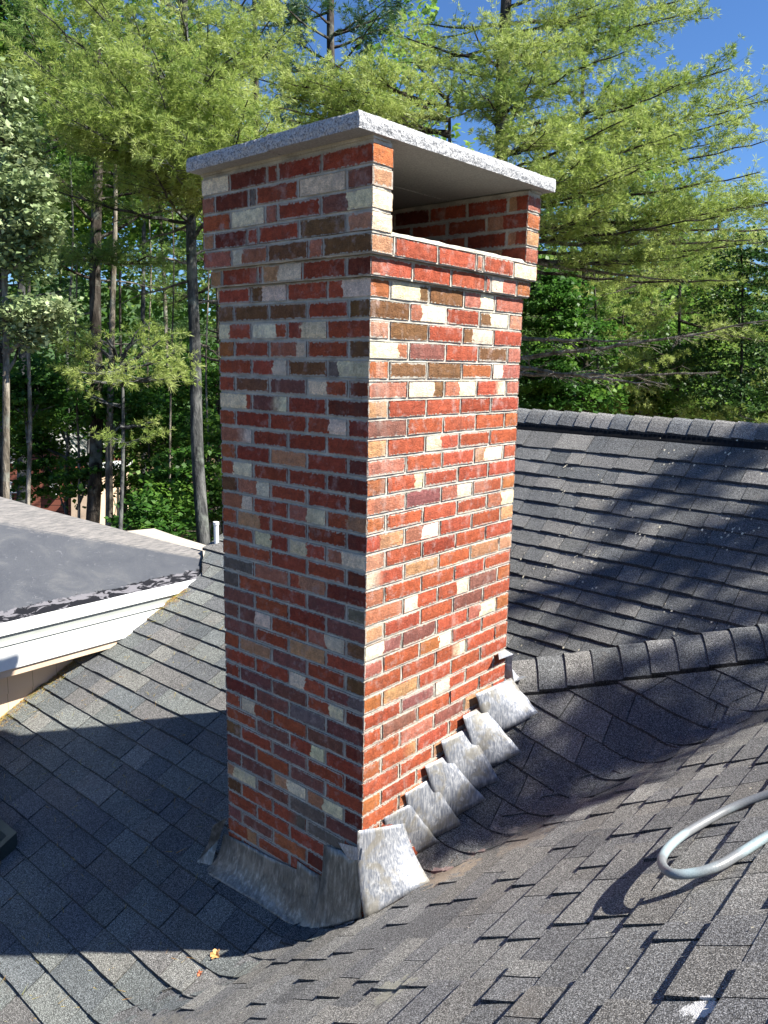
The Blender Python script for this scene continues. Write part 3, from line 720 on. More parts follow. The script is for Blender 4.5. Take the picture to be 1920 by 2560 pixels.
def c3(x, y): return (440 + x/1.728, 1640 + y/1.728)
ST = [((900,700),(990,652),(940,913),(1140,800)), ((988,595),(1080,540),(1042,822),(1237,725)), ((1075,475),(1150,440),(1158,720),(1338,620)),
      ((1145,368),(1240,322),(1213,615),(1400,535)), ((1238,260),(1300,228),(1313,502),(1495,415)), ((1293,165),(1425,108),(1352,360),(1563,245))]
for i, (a, b_, c, d) in enumerate(ST):
    w0 = onFace(c3(*a), .009+.003*i); w1 = onFace(c3(b_[0]+22, b_[1]-14), .007+.003*i)
    B0 = onPlaneA(c3(*c), .030+.004*i); B1 = onPlaneA(c3(*d), .018+.004*i)
    flash_piece(w0, w1, B0, B1, seed=i+1)
# first piece, wrapped round the near corner
w0 = onFace((868, 2122), .010); w1 = onFace((1012, 2058), .005); B0 = hit(902, 2291, NY, .02); B1 = np.array([.150, .235, HF(.150, .235)+.016])
B0 = np.array([.035, -.02, HF(.035, -.02)+.012])
flash_piece(np.array([.004, -.03, -2.005]), w1, B0, B1, seed=9, n=16)
# apron on the downhill face
def AP(px, off=-.006): return hit(px[0], px[1], NY, off)
nE = np.array([0, -T27, 1.]); cE = -2.5229
def PE_(px, lift=.012): return hit(px[0], px[1], nE, cE + lift)
tops = [AP((560, 2084)), AP((612, 2108)), AP((680, 2146)), AP((742, 2174)), AP((743, 2152)), AP((775, 2175)), AP((809, 2193)), AP((810, 2112)), AP((830, 2119)), AP((854, 2127)), AP((874, 2150)), AP((903, 2125))]
bots = [PE_((508, 2178)), PE_((560, 2208)), PE_((640, 2255)), PE_((712, 2303)), PE_((716, 2306)), PE_((738, 2320)), PE_((762, 2332)), PE_((768, 2331), .02), PE_((795, 2322), .03), hit(845, 2312, NY, -.045), hit(880, 2300, NY, -.032), hit(904, 2296, NY, -.022)]
b = MB(); G = []
n = 14
for j, (T, Bm) in enumerate(zip(tops, bots)):
    T = np.array(T); Bm = np.array(Bm); row = []
    for i in range(n+1):
        t = i/n; K = np.array([T[0]*.6+Bm[0]*.4, T[1]-.012, T[2]+(Bm[2]-T[2])*.85]); P = T*(1-t)**2 + 2*K*t*(1-t) + Bm*t*t
        P = P + np.array([0, -.006, .004])*noise.noise((j*.9, t*3, 4))*(t > 0); row.append(tuple(P))
    G.append(row)
b.grid(G[::-1]); o = b.build('apron_flashing', M_DLEAD, chim, smooth=True); sd = o.modifiers.new('thickness', 'SOLIDIFY'); sd.thickness = .0016
b = MB(); b.add([tuple(AP((846, 2106), -.010)), tuple(AP((907, 2121), -.012)), tuple(AP((903, 2150), -.02)), tuple(AP((872, 2150), -.022))], [(0, 1, 2, 3)]); o = b.build('flashing_tongue', M_LEAD, chim); sd = o.modifiers.new('thickness', 'SOLIDIFY'); sd.thickness = .0016
# bright turned-up tongue under the apron at the corner
b = MB(); Pq = [PE_((788, 2322), .02), PE_((805, 2349), .012), PE_((850, 2318), .03), np.array([.0, -.035, HF(0, -.03)+.02]), PE_((835, 2307), .05)]
b.add(Pq, [(0, 1, 2, 3, 4)]); o = b.build('flashing_tongue', M_LEAD, chim); sd = o.modifiers.new('thickness', 'SOLIDIFY'); sd.thickness = .0016
# folded ear at the left end of the apron
q = lambda px, y, off=0: hit(px[0], px[1], NY, y)
b = MB()
e1 = [q((568, 2042), .0), q((532, 2063), -.05), PE_((492, 2155), .015), PE_((530, 2163), .012)]
b.add([tuple(v) for v in (e1[0], e1[1], e1[2], e1[3], q((545, 2100), -.01), q((520, 2110), -.045))], [(0, 4, 5, 1), (4, 3, 2, 5)])
o = b.build('folded_flashing', M_DLEAD, chim); sd = o.modifiers.new('thickness', 'SOLIDIFY'); sd.thickness = .0016
# bent strip at the uphill corner
b = MB()
def z3(x, y): return (1220 + x/9.217, 1600 + y/9.217)
t0 = hit(*z3(235, 290), NX, .010); t1 = hit(*z3(400, 225), NX, .004); u0 = hit(*z3(260, 450), NX, .045); u1 = hit(*z3(590, 330), NY, WY+.03)
d0 = hit(*z3(400, 400), NY, WY+.012); l0 = hit(*z3(380, 880), NY, WY+.012); l1 = hit(*z3(600, 965), NY, WY+.02); 
b.add([tuple(v) for v in (t0, t1, u1, u0)], [(0, 3, 2, 1)])
mid = []
for k_ in range(7):
    g = k_/6; A_ = np.array(d0)*(1-g) + np.array(l0)*g; Bq = np.array(u1)*(1-g) + np.array(l1)*g; w_ = -.010*math.sin(g*math.pi)
    mid.append([tuple(A_), tuple(Bq + np.array([w_, 0, 0]))])
b.grid(mid)
l2 = hit(*z3(900, 850), NY, WY+.08); l3 = hit(*z3(750, 820), NY, WY+.12); l4 = hit(*z3(560, 670), NY, WY+.10)
b.add([tuple(v) for v in (l1, l2, l3, l4)], [(0, 1, 2, 3)])
o = b.build('corner_flashing', M_LEAD, chim); sd = o.modifiers.new('thickness', 'SOLIDIFY'); sd.thickness = .0016

# ------------------------------------------------------------------ hose
def mat_hose():
    t = MT('hose_rubber', .42, 0, .5); br = t.voro(260); n = t.noise(5, 3)
    c = t.mix(t.step(n, .45, .6), (.17, .18, .19), (.26, .33, .35)); c = t.mix(.5, c, t.mix(t.step(br, .2, .5), (.7,)*3, (1.1,)*3), 'MULTIPLY')
    return t.done(c, t.bump(br, .3, .001))
hp = [((2060,1935),.0),((1920,1985),.0),((1832,2018),.005),((1765,2053),.012),((1710,2086),.025),((1672,2118),.04),((1655,2147),.05),((1659,2168),.052),((1682,2184),.045),((1727,2184),.03),((1788,2168),.016),((1843,2138),.006),((1920,2090),.0),((2060,2010),.0),((2200,1950),.0)]
nF = np.array([-T345, 0, 1.]); cF = nF @ VA
pts = [hit(p[0], p[1], nF, cF + .022 + h) for p, h in hp]
def smooth_path(P, k=8):
    out = []; P = [P[0]] + list(P) + [P[-1]]
    for i in range(1, len(P)-2):
        for j in range(k):
            t = j/k; a, b_, c, d = P[i-1], P[i], P[i+1], P[i+2]
            out.append(.5*((2*b_) + (-a+c)*t + (2*a-5*b_+4*c-d)*t*t + (-a+3*b_-3*c+d)*t**3))
    out.append(P[-2]); return out
b = MB(); b.tube(smooth_path(pts), .0118, 18)
ho = b.build('hose', mat_hose(), None, smooth=True); tag(ho, 'thick pale grey hose bent into a loop on the foreground shingles', 'hose')

# ------------------------------------------------------------------ leaves and litter on the roof
def leaf(name, px, n, c, size, col, label, group=None, seed=1, lobes=5, lift=.01):
    P = hit(px[0], px[1], n, c + lift); b = MB(); r_ = random.Random(seed); vs = [(0, 0, 0)]; k = 20
    for i in range(k):
        a = 2*math.pi*i/k; rr = size*(.55 + .45*abs(math.cos(lobes*a/2)))*r_.uniform(.8, 1.1)
        vs.append((rr*math.cos(a), rr*math.sin(a), size*(.45*abs(math.sin(a*1.5+seed)) + .15*r_.random())))
    b.add(vs, [(0, i+1, (i+1) % k+1) for i in range(k)])
    o = b.build(name, mat_plain('dry_leaf_%d' % seed, col, .7, 0, .35, 40), None)
    o.location = P; o.rotation_euler = Vector(n).to_track_quat('Z', 'Y').to_euler()
    sd = o.modifiers.new('thickness', 'SOLIDIFY'); sd.thickness = .0008
    return tag(o, label, 'leaf', group)
leaf('dry_leaf', (540, 2388), nE, cE, .025, (.62, .33, .12), 'curled orange dry leaf lying in the valley below the chimney apron', seed=3)
leaf('dry_leaf', (500, 2434), nE, cE, .013, (.50, .16, .07), 'small red dry leaf below the curled orange one', seed=4)
leaf('dry_leaf', (1334, 1686), nA, cA, .018, (.62, .25, .08), 'rust brown leaf lying at the start of the near ridge cap', seed=5, lift=.03)
leaf('dry_leaf', (1062, 2200), nF, cF, .012, (.60, .33, .10), 'tan leaf scrap at the lowest step flashing tip', seed=6)
leaf('dry_leaf', (32, 1755), nE, cE, .016, (.75, .45, .10), 'yellow leaf at the foot of the tan siding', seed=8)
leaf('dry_leaf', (325, 1578), nE, cE, .022, (.45, .20, .12), 'reddish dry leaf caught under the white gutter end', seed=9)
def mat_litter():
    t = MT('fallen_needles', .9); n = t.noise(30, 2); return t.done(t.ramp(n, [(.35, (.30, .15, .05)), (.5, (.42, .30, .08)), (.65, (.25, .27, .06))]))
V = []
for i in range(5200):
    y = RNG.uniform(-.9, 1.2); x = leftE(y) + abs(RNG.normal(0, .045)) + .005
    if RNG.random() < .12: x = RNG.uniform(-3, -.6); y = RNG.uniform(-1, 1.1)
    if RNG.random() < .5 and noise.noise((x*4, y*4, 2)) < .05: continue
    if x > xV(y): continue
    a = RNG.uniform(0, 6.28); l = RNG.uniform(.008, .028); w = .0012; d = np.array([math.cos(a), math.sin(a)]); e = np.array([-d[1], d[0]])*w
    z = ZE(x, y) + RNG.uniform(.010, .018)
    for q in (d*l+e*0, -d*l+e, -d*l-e): V.append((x+q[0], y+q[1], z + T27*q[1] + RNG.uniform(0, .003)))
o = np_mesh('fallen_needles', np.array(V), len(V)//3, 3, mat_litter(), None); tag(o, 'orange pine needle litter gathered along the wall foot', 'needle litter', kind='stuff')
V = []
for i in range(900):
    u = RNG.random()
    if u < .55:
        x, y = RNG.normal(-.75, .8), RNG.normal(0, 1); P = hit(1290 + RNG.uniform(0, 630), 1100 + RNG.uniform(0, 560), nD, CD); dx = -np.array([0, 0, 0])
        if noise.noise((P[0]*1.5, P[1]*2.5, 9)) < .0: continue
        s = RNG.uniform(.003, .009); zf = lambda a, b_: ZD(a, b_) + .016
    else:
        P = np.array([RNG.uniform(-1.5, 2.2), RNG.uniform(-1.5, 1.2), 0]); s = RNG.uniform(.0015, .0045)
        if P[0] < xV(P[1])+.02: continue
        zf = lambda a, b_: HF(a, b_) + .014
    an = RNG.uniform(0, 6.28)
    for q in range(4):
        a = an + q*1.57; rr = s*RNG.uniform(.5, 1.2); X, Y = P[0]+rr*math.cos(a), P[1]+rr*math.sin(a); V.append((X, Y, zf(X, Y)))
o = np_mesh('bud_scales', np.array(V), len(V)//4, 4, mat_plain('pale_litter', (.60, .55, .42), .9), None); tag(o, 'pale specks of bud scale scattered over the shingles', 'litter', kind='stuff')

# ------------------------------------------------------------------ ground
GZ = -8.3
def mat_ground():
    t = MT('forest_floor', .95); n = t.noise(.6, 5, .7); m = t.noise(9, 4)
    c = t.ramp(n, [(.35, (.03, .025, .015)), (.5, (.10, .06, .03)), (.65, (.05, .075, .02))]); c = t.mix(t.step(m, .55, .65), c, (.17, .11, .05))
    return t.done(c, t.bump(m, .8, .1))
b = MB(); G = []
for i in range(61):
    row = []
    for j in range(61):
        X = -60 + 180*(i/60-.5)*(1+3*abs(i/60-.5)); Y = 60 + 180*(j/60-.5)*(1+3*abs(j/60-.5)); dist = math.hypot(X, Y)
        row.append((X, Y, GZ + max(0, dist-14)*.03 + .5*noise.noise((X*.07, Y*.07, 0))))
    G.append(row)
b.grid(G[::-1]); o = b.build('forest_floor', mat_ground(), None, smooth=True); tag(o, kind='structure')
b = MB(); G = []
for i in range(70):
    an = math.atan2(FWD[0], FWD[1]) - 1.3 + 2.6*i/69; row = []
    for j in range(8):
        rr_ = 62 + j*7; hgt = GZ + j/7*(17 + 2.5*math.sin(an*9) + 1.5*math.sin(an*23)); row.append((CAM[0] + math.sin(an)*rr_ + noise.noise((i*.7, j, 0))*2, CAM[1] + math.cos(an)*rr_, hgt + noise.noise((i*.8, j*.9, 3))*1.6))
    G.append(row)
b.grid(G[::-1]); o = b.build('backdrop_hill', mat_plain('backdrop_green', (.035, .07, .02), .95, 0, .6, .5, 1.), None); tag(o, kind='structure')  # hill added as dark backdrop, blocks the bright low sky between trees
def ground(p): return GZ + max(0, math.hypot(p[0], p[1])-14)*.03 + .5*noise.noise((p[0]*.07, p[1]*.07, 0))

# ------------------------------------------------------------------ trees
def frames(D):
    D = D/np.linalg.norm(D, axis=1, keepdims=True); ref = np.where(np.abs(D[:, 2:3]) < .9, np.array([[0, 0, 1.]]), np.array([[1., 0, 0]]))
    Uu = np.cross(D, ref); Uu /= np.linalg.norm(Uu, axis=1, keepdims=True); return D, Uu, np.cross(D, Uu)
def tufts(P, D, size, k=13, width=.007, rng=RNG):
    """starbursts of needles, each a thin triangle; returns (n*k*3,3)"""
    P = np.asarray(P); D, Uu, Ww = frames(np.asarray(D)); n = len(P)
    th = rng.uniform(.25, 1.35, (n, k, 1)); az = rng.uniform(0, 2*np.pi, (n, k, 1)); L = size*rng.uniform(.7, 1.15, (n, k, 1))*rng.uniform(.6, 1.3, (n, 1, 1))
    if hasattr(size, '__len__'): L = np.asarray(size)[:, None, None]*rng.uniform(.7, 1.15, (n, k, 1))
    d = D[:, None]*np.cos(th) + (Uu[:, None]*np.cos(az) + Ww[:, None]*np.sin(az))*np.sin(th)
    side = np.cross(d, rng.normal(size=(n, k, 3))); side /= np.linalg.norm(side, axis=2, keepdims=True)
    b0 = P[:, None] + d*L*.05; tip = P[:, None] + d*L; tip[..., 2] -= L[..., 0]*.12
    V = np.stack([b0 + side*width*.55, tip, b0 + d*L*.5 - side*width], axis=2)
    return V.reshape(-1, 3)
class Tree:
    def __init__(s, seed): s.r = random.Random(seed); s.g = np.random.default_rng(seed); s.tp = []; s.td = []; s.br = MB(); s.tr = MB(); s.leaf = []; s.dead = MB()
    def trunk(s, pts, r0, r1, n=12):
        P = smooth_path([np.array(p, float) for p in pts], 6); m = len(P)
        s.tr.tube([p + np.array([noise.noise((p[2]*.4, r0*90, 0)), noise.noise((p[2]*.4, r0*90, 5)), 0])*.08 for p in P], [r0 + (r1-r0)*i/(m-1) for i in range(m)], n, cap=False)
    def bough(s, A, B_, spread=.8, r0=.035, dens=1., start=.3, sag=.12, dead=False, flat=.35, tl=.3):
        A = np.array(A, float); B_ = np.array(B_, float); L = np.linalg.norm(B_-A); d = (B_-A)/L
        side = np.cross(d, [0, 0, 1.]); side /= np.linalg.norm(side)+1e-9; C_ = (A+B_)/2 + np.array([0, 0, -sag*L*.5]) + side*s.r.uniform(-.08, .08)*L
        n = max(5, int(L/.22)); P = [A*(1-t)**2 + 2*C_*t*(1-t) + B_*t*t for t in [i/n for i in range(n+1)]]
        P = [p + np.array([s.r.uniform(-1, 1), s.r.uniform(-1, 1), s.r.uniform(-1, 1)])*.02*(0 < i < n) for i, p in enumerate(P)]
        mb = s.dead if dead else s.br
        mb.tube(P, [r0*(1-.85*i/n)+.002 for i in range(n+1)], 5, cap=False)
        st = .115/dens; t = start*L
        while t < L*.995:
            f = t/L; i = min(n-1, int(f*n)); g = f*n-i; p = P[i]*(1-g)+P[i+1]*g; tan = P[i+1]-P[i]; tan /= np.linalg.norm(tan)
            sd = s.r.choice((-1, 1)); l = spread*(.35 + .65*math.sin(math.pi*min(1, (f-start)/(1-start+1e-6)*.8+.2)))*s.r.uniform(.55, 1.15)
            an = s.r.uniform(.6, 1.15); dd = tan*math.cos(an) + side*sd*math.sin(an) + np.array([0, 0, s.r.uniform(-flat*.5, flat)]); dd /= np.linalg.norm(dd)
            s.twig(p, dd, l, max(.004, r0*.28*(1-f)+.003), dead, mb)
            t += st*s.r.uniform(.6, 1.4)
        if not dead: s.tuft_at(P[-1], d)
    def tuft_at(s, p, d):
        s.tp.append(p); s.td.append(d + np.array([0, 0, .25]))
    def twig(s, p, d, l, r, dead, mb, depth=0):
        m = max(2, int(l/.16)); Q = [p]; dd = d.copy()
        for i in range(m):
            dd = dd + np.array([s.r.uniform(-.16, .16), s.r.uniform(-.16, .16), s.r.uniform(-.08, .16) if not dead else s.r.uniform(-.2, .12)]); dd /= np.linalg.norm(dd); Q.append(Q[-1] + dd*l/m)
        mb.tube(Q, [r*(1-.7*i/m) for i in range(m+1)], 3, cap=False)
        if dead:
            if depth < 1:
                for q in range(1, m+1):
                    for _ in range(2):
                        e = dd + np.array([s.r.uniform(-.8, .8), s.r.uniform(-.8, .8), s.r.uniform(-.6, .3)]); s.twig(Q[q], e/np.linalg.norm(e), l*s.r.uniform(.25, .5), r*.5, True, mb, 1)
            return
        k = max(2, int(l/.058))
        for i in range(k):
            f = (i+.8)/k
            if f < .25: continue
            x = f*m; a = min(m-1, int(x)); g = x-a; pt = Q[a]*(1-g) + Q[a+1]*g
            j = np.array([s.r.gauss(0, .045), s.r.gauss(0, .045), s.r.gauss(0, .03)])
            s.tuft_at(pt + j, dd + j*9)
        s.tuft_at(Q[-1], dd)
        if depth < 1 and l > .35:
            for _ in range(2):
                q = s.r.randrange(1, m+1); e = dd + np.array([s.r.uniform(-.9, .9), s.r.uniform(-.9, .9), s.r.uniform(-.1, .4)]); s.twig(Q[q], e/np.linalg.norm(e), l*.45, r*.6, False, mb, 1)
    def leaves(s, centre, rad, n, size, layers=False):
        """broad leaves scattered in an uneven clump"""
        g = s.g; c = np.array(centre); q = g.normal(size=(n, 3)); q /= np.linalg.norm(q, axis=1, keepdims=True); q *= (g.random((n, 1))**.45)*np.array(rad)
        P = c + q + g.normal(size=(n, 3))*.06
        if layers: P[:, 2] = c[2] + np.round((P[:, 2]-c[2])/.28)*.28 + g.normal(size=n)*.05
        P += np.stack([np.sin(P[:, 1]*3.1), np.sin(P[:, 2]*2.7), np.sin(P[:, 0]*3.3)], 1)*.12
        nrm = g.normal(size=(n, 3))*.55 + np.array([0, 0, 1.]); nrm, a, b_ = frames(nrm); an = g.uniform(0, 6.28, (n, 1)); u = a*np.cos(an)+b_*np.sin(an); v = np.cross(nrm, u)
        L = size*g.uniform(.6, 1.2, (n, 1)); W = L*.42
        V = np.stack([P-u*L*.5, P-u*L*.05+v*W+nrm*L*.08, P+u*L*.55-nrm*L*.1, P-u*L*.05-v*W+nrm*L*.08], axis=1); s.leaf.append(V.reshape(-1, 3))
    def finish(s, name, base, label, cat, group, bark, foliage, size=.095, k=17, width=.0052):
        root = empty(name, base, label, cat, group)
        if s.tr.v: s.tr.build('trunk', bark, root, smooth=True)
        if s.br.v: s.br.build('branches', bark, root)
        if s.dead.v: s.dead.build('bare_branches', M_DEAD, root)
        if s.tp:
            V = tufts(np.array(s.tp), np.array(s.td), size, k, width, s.g); np_mesh('crown', V, len(V)//3, 3, foliage, root)
        elif s.leaf:
            V = np.concatenate(s.leaf); np_mesh('crown', V, len(V)//4, 4, foliage, root)
        print(name, 'tufts', len(s.tp), 'leaves', sum(len(x) for x in s.leaf)//4)
        return root
def vline(pxa, pxb, d):
    """trunk through two picture points at depth d, carried down to the ground"""
    A = at(*pxa, d); B_ = at(*pxb, d); t = (B_-A)/(B_[2]-A[2]); g = ground(A); base = A + t*(g-A[2]); return base, t
def on_trunk(base, t, z): return base + t*(z-base[2])

PG = 'white pines behind the house'
def pine(seed, pxa, pxb, d, r, top, auto, explicit, label, foliage=M_PINE, bark=M_BARKP, size=.095, spread=.75, k=17, zr=(-4, 9), dens=1.):
    T = Tree(seed); base, t = vline(pxa, pxb, d); T.trunk([on_trunk(base, t, z) for z in np.linspace(base[2]-.2, top, 7)], r*1.15, r*.35)
    n, lo, hi, lmin, lmax = auto
    for i in range(n):
        z = lo + (hi-lo)*(i+T.r.random())/n; A = on_trunk(base, t, z); az = T.r.uniform(0, 2*math.pi); l = T.r.uniform(lmin, lmax)*(1-.45*(z-lo)/(hi-lo+.1))
        T.bough(A, A + np.array([math.cos(az)*l, math.sin(az)*l, l*T.r.uniform(-.02, .35)]), spread*T.r.uniform(.7, 1.1), .03, dens)
    for e in explicit:
        (ax, ay), (bx, by), dz = e[:3]; kw = e[3] if len(e) > 3 else {}
        zz = at(ax, ay, d)[2]; A = on_trunk(base, t, zz); B_ = at(bx, by, d+dz)
        a = dict(spread=spread, r0=.035, dens=dens); a.update(kw); T.bough(A, B_, **a)
        if not kw.get('dead') and seed in (21, 26, 25) and T.r.random() < .5: T.bough(A + (B_-A)*.15, B_ + np.array([T.r.uniform(-.3, .3), T.r.uniform(-.3, .3), T.r.uniform(-.35, .1)]), **dict(a, r0=.02))
    return T.finish('pine_tree', base, label, 'tree', PG, bark, foliage, size, k, .0052 if d < 16 else .008)
# big bright pine, upper left
dn = dict(dead=True, spread=.35, r0=.022, dens=.7, start=.15, sag=-.05)
pine(21, (472, 380), (505, 1340), 12.5, .115, 9.5, (16, 1.8, 9, 1.8, 2.6), [
    ((470, 420), (60, 130), -2.5), ((470, 470), (110, 230), -2.8), ((470, 430), (180, 300), -3.2), ((470, 520), (330, 330), -3.), ((470, 450), (260, 150), -2.5), ((470, 430), (400, 230), -3.2),
    ((470, 480), (620, 250), -3), ((470, 520), (600, 320), -3.2), ((470, 350), (330, 30), -2.6), ((470, 350), (520, 60), -2.6), ((470, 330), (690, 30), -1.5), ((470, 250), (180, -40), -2),
    ((470, 250), (600, 130), -2.5), ((470, 240), (450, 20), -2.8), ((470, 500), (470, 330), -3.4), ((470, 540), (520, 400), -2.8), ((470, 300), (90, 20), -1.6), ((470, 200), (420, -120), -2.6), ((470, 200), (650, -60), -2),
    ((470, 560), (380, 400), -2.6), ((480, 440), (250, 230), -3.4), ((480, 330), (380, 120), -3.2), ((480, 380), (540, 170), -3.3), ((470, 450), (40, 190), -1.5), ((480, 600), (600, 430), -1.5),
    ((485, 560), (330, 620), 0, dn), ((485, 640), (640, 560), .6, dn), ((485, 700), (300, 760), .5, dn), ((485, 760), (620, 740), 1, dn), ((485, 520), (270, 560), 0, dn), ((490, 850), (560, 900), .5, dn), ((490, 660), (360, 640), -.8, dn)],
    'tall white pine with grey trunk and bright green boughs left of the chimney', M_PINEY, M_BARKG, dens=1.15)
# second pine, dark trunk
pine(22, (240, 560), (236, 1290), 14, .13, 10, (22, 2.2, 9.5, 1.8, 3.0), [
    ((240, 640), (60, 600), .5), ((240, 600), (400, 500), .5), ((240, 560), (120, 420), -1), ((240, 650), (370, 640), -2.2), ((240, 640), (230, 640), -2.4), ((240, 520), (30, 330), 0), ((240, 700), (130, 650), -1),
    ((240, 780), (120, 800), 0, dn), ((240, 700), (400, 720), .5, dn), ((240, 860), (350, 860), 0, dn)],
    'white pine with dark straight trunk, second behind the bright pine', M_PINE, M_BARKP)
# low bright bough of its own young pine
pine(23, (300, 940), (300, 1300), 10.8, .05, -.2, (4, -1.6, -.6, .4, .8), [
    ((300, 930), (160, 880), -.2), ((300, 930), (200, 930), -.6), ((300, 900), (260, 830), -.5), ((300, 900), (350, 820), -.2), ((300, 930), (440, 880), -.2), ((300, 950), (455, 940), 0), ((300, 950), (380, 940), -.6), ((300, 960), (230, 950), -.6), ((300, 920), (400, 850), 0), ((300, 900), (180, 840), 0)],
    'young pine with one pale green plume in front of the dark wood', M_PINEY, M_BARKG, spread=.5, dens=1.2, size=.09)
# dark pine behind the cap, middle
pine(24, (830, 200), (830, 900), 17, .16, 11, (26, 1.5, 10.5, 1.8, 3.4), [
    ((830, 200), (620, 130), 0), ((830, 160), (690, 60), 0), ((830, 120), (980, 60), 0), ((830, 230), (960, 170), 0), ((830, 90), (1000, 20), 0), ((830, 60), (760, 10), -1), ((830, 300), (900, 220), -1)],
    'dark pine seen over the left half of the granite cap', M_PINED, M_BARKP, dens=.8, size=.13, k=12)
# bough mass just above the cap, left of centre
pine(25, (1120, 300), (1115, 1000), 12.5, .07, 3.6, (4, .5, 2.4, .8, 1.3), [
    ((1120, 330), (640, 250), -.5), ((1120, 300), (700, 200), -1), ((1120, 270), (820, 150), -1), ((1120, 330), (820, 270), -1), ((1120, 300), (950, 190), -1), ((1120, 250), (1040, 160), -.5), ((1120, 360), (720, 300), 0), ((1120, 340), (1000, 290), -1), ((1120, 280), (1130, 200), -1), ((1120, 360), (880, 320), .3), ((1120, 300), (620, 190), .5)],
    'slender pine whose light boughs reach left just above the granite cap', M_PINEY, M_BARKP, spread=.65, dens=1.1)
# big right pine
dl = dict(dead=True, spread=.55, r0=.045, dens=.8, start=.1, sag=.05)
pine(26, (1262, 0), (1238, 700), 14, .19, 9.5, (8, 3.2, 9, 1.5, 2.6), [
    ((1255, 120), (1700, 40), -1.5), ((1255, 150), (1600, 60), -2), ((1255, 60), (1740, -10), -1), ((1255, 90), (1500, 10), -2), ((1255, 20), (1450, -60), -1.5), ((1255, 220), (1560, 130), -2.5), ((1255, 200), (1400, 100), -2.8),
    ((1255, 330), (1830, 170), -1.5), ((1255, 350), (1700, 210), -2.5), ((1255, 380), (1920, 250), -2), ((1255, 430), (1860, 290), -2.5), ((1255, 480), (1920, 350), -3), ((1255, 450), (1700, 330), -3.2), ((1255, 430), (1560, 300), -3.2),
    ((1255, 520), (1900, 430), -3), ((1255, 560), (1960, 500), -3), ((1255, 530), (1600, 420), -3.5), ((1255, 520), (1450, 400), -3.5), ((1255, 600), (1800, 540), -3), ((1255, 620), (1940, 600), -2.5), ((1255, 600), (1500, 520), -3.2),
    ((1255, 320), (1150, 180), -2), ((1255, 340), (1330, 190), -3), ((1255, 300), (1200, 230), -3), ((1255, 280), (1420, 180), -3), ((1255, 400), (1350, 300), -3.3), ((1255, 180), (1180, 60), -1.5), ((1255, 640), (1720, 640), -2.5), ((1255, 660), (1850, 700), -2),
    ((1255, 160), (1010, 90), 0, dict(dens=.5, spread=.5)), ((1255, 260), (1020, 260), 0, dict(dens=.4, spread=.5)), ((1255, 60), (1050, 60), .5, dict(dens=.4, spread=.5)),
    ((1255, 560), (1960, 575), -2.6, dl), ((1255, 600), (1880, 600), -2.6, dl), ((1255, 640), (1700, 700), -2, dl), ((1255, 900), (1930, 800), -3, dl), ((1255, 905), (1660, 960), -3.2, dl), ((1255, 840), (1600, 850), -2.5, dl), ((1255, 930), (1800, 930), -2.6, dl), ((1255, 500), (1500, 430), -2, dl), ((1255, 420), (1010, 330), -.5, dl)],
    'big white pine with long layered boughs and bare lower limbs, right of the granite cap', M_PINEY, M_BARKP, dens=1.0)
# pines further right and behind
pine(27, (1640, 620), (1600, 1030), 20, .14, 4.5, (26, -.5, 4, 2, 3.6), [], 'leaning pine trunk rising behind the far roof ridge', M_PINEY, M_BARKP, dens=.6, size=.16, k=11)
pine(28, (2000, 400), (2000, 1000), 15, .14, 3.6, (32, -2.6, 3.2, 1.8, 3.2), [], 'pine at the right border with drooping yellow green boughs', M_PINEY, M_BARKP, dens=.7, size=.12, k=12)
pine(29, (1460, 640), (1462, 1040), 18, .11, 7, (24, 0, 6, 1.8, 3.2), [], 'straight pine directly right of the chimney brickwork', M_PINE, M_BARKP, dens=.6, size=.15, k=11)
pine(30, (60, 300), (50, 1260), 19, .12, 10, (24, 1, 9.5, 2, 3), [], 'pine at the left border behind the pale leaved tree', M_PINED, M_BARKG, dens=.6, size=.15, k=11)
pine(31, (640, 400), (640, 1200), 22, .15, 12, (30, -1, 10, 2, 4), [], 'distant pine filling the gap left of the chimney', M_PINED, M_BARKP, dens=.6, size=.17, k=11)
pine(32, (1800, 500), (1790, 1040), 25, .15, 5, (34, -2, 4.6, 2, 4), [], 'distant pine over the right end of the far ridge', M_PINE, M_BARKP, dens=.55, size=.19, k=11)
pine(33, (1700, 560), (1690, 1040), 16.5, .07, 1.6, (5, -1.5, 1., .8, 1.6), [((1700, 640), (1400, 660), -1), ((1700, 660), (1500, 740), -1.5), ((1700, 700), (1900, 700), -1.5), ((1700, 740), (1600, 800), -1.5), ((1700, 780), (1480, 860), -1),
    ((1700, 640), (1850, 600), -1), ((1700, 800), (1880, 840), -1), ((1700, 850), (1600, 920), -1.5), ((1700, 700), (1420, 760), 0), ((1700, 860), (1800, 940), -1), ((1700, 900), (1500, 980), -1), ((1700, 620), (1620, 560), -1), ((1700, 600), (1440, 580), -.5)],
    'bright yellow green young pine behind the bare limbs right of the chimney', M_PINEY, M_BARKP, dens=1.0, spread=.9)
pine(34, (560, 560), (560, 1100), 15, .06, 2.4, (6, -.5, 2, .8, 1.4), [((560, 640), (300, 660), 0), ((560, 600), (420, 560), 0), ((560, 700), (420, 760), 0), ((560, 640), (520, 700), -.5), ((560, 760), (350, 700), 1)],
    'green pine half hidden behind the left edge of the chimney', M_PINE, M_BARKP, dens=.9, spread=.8)
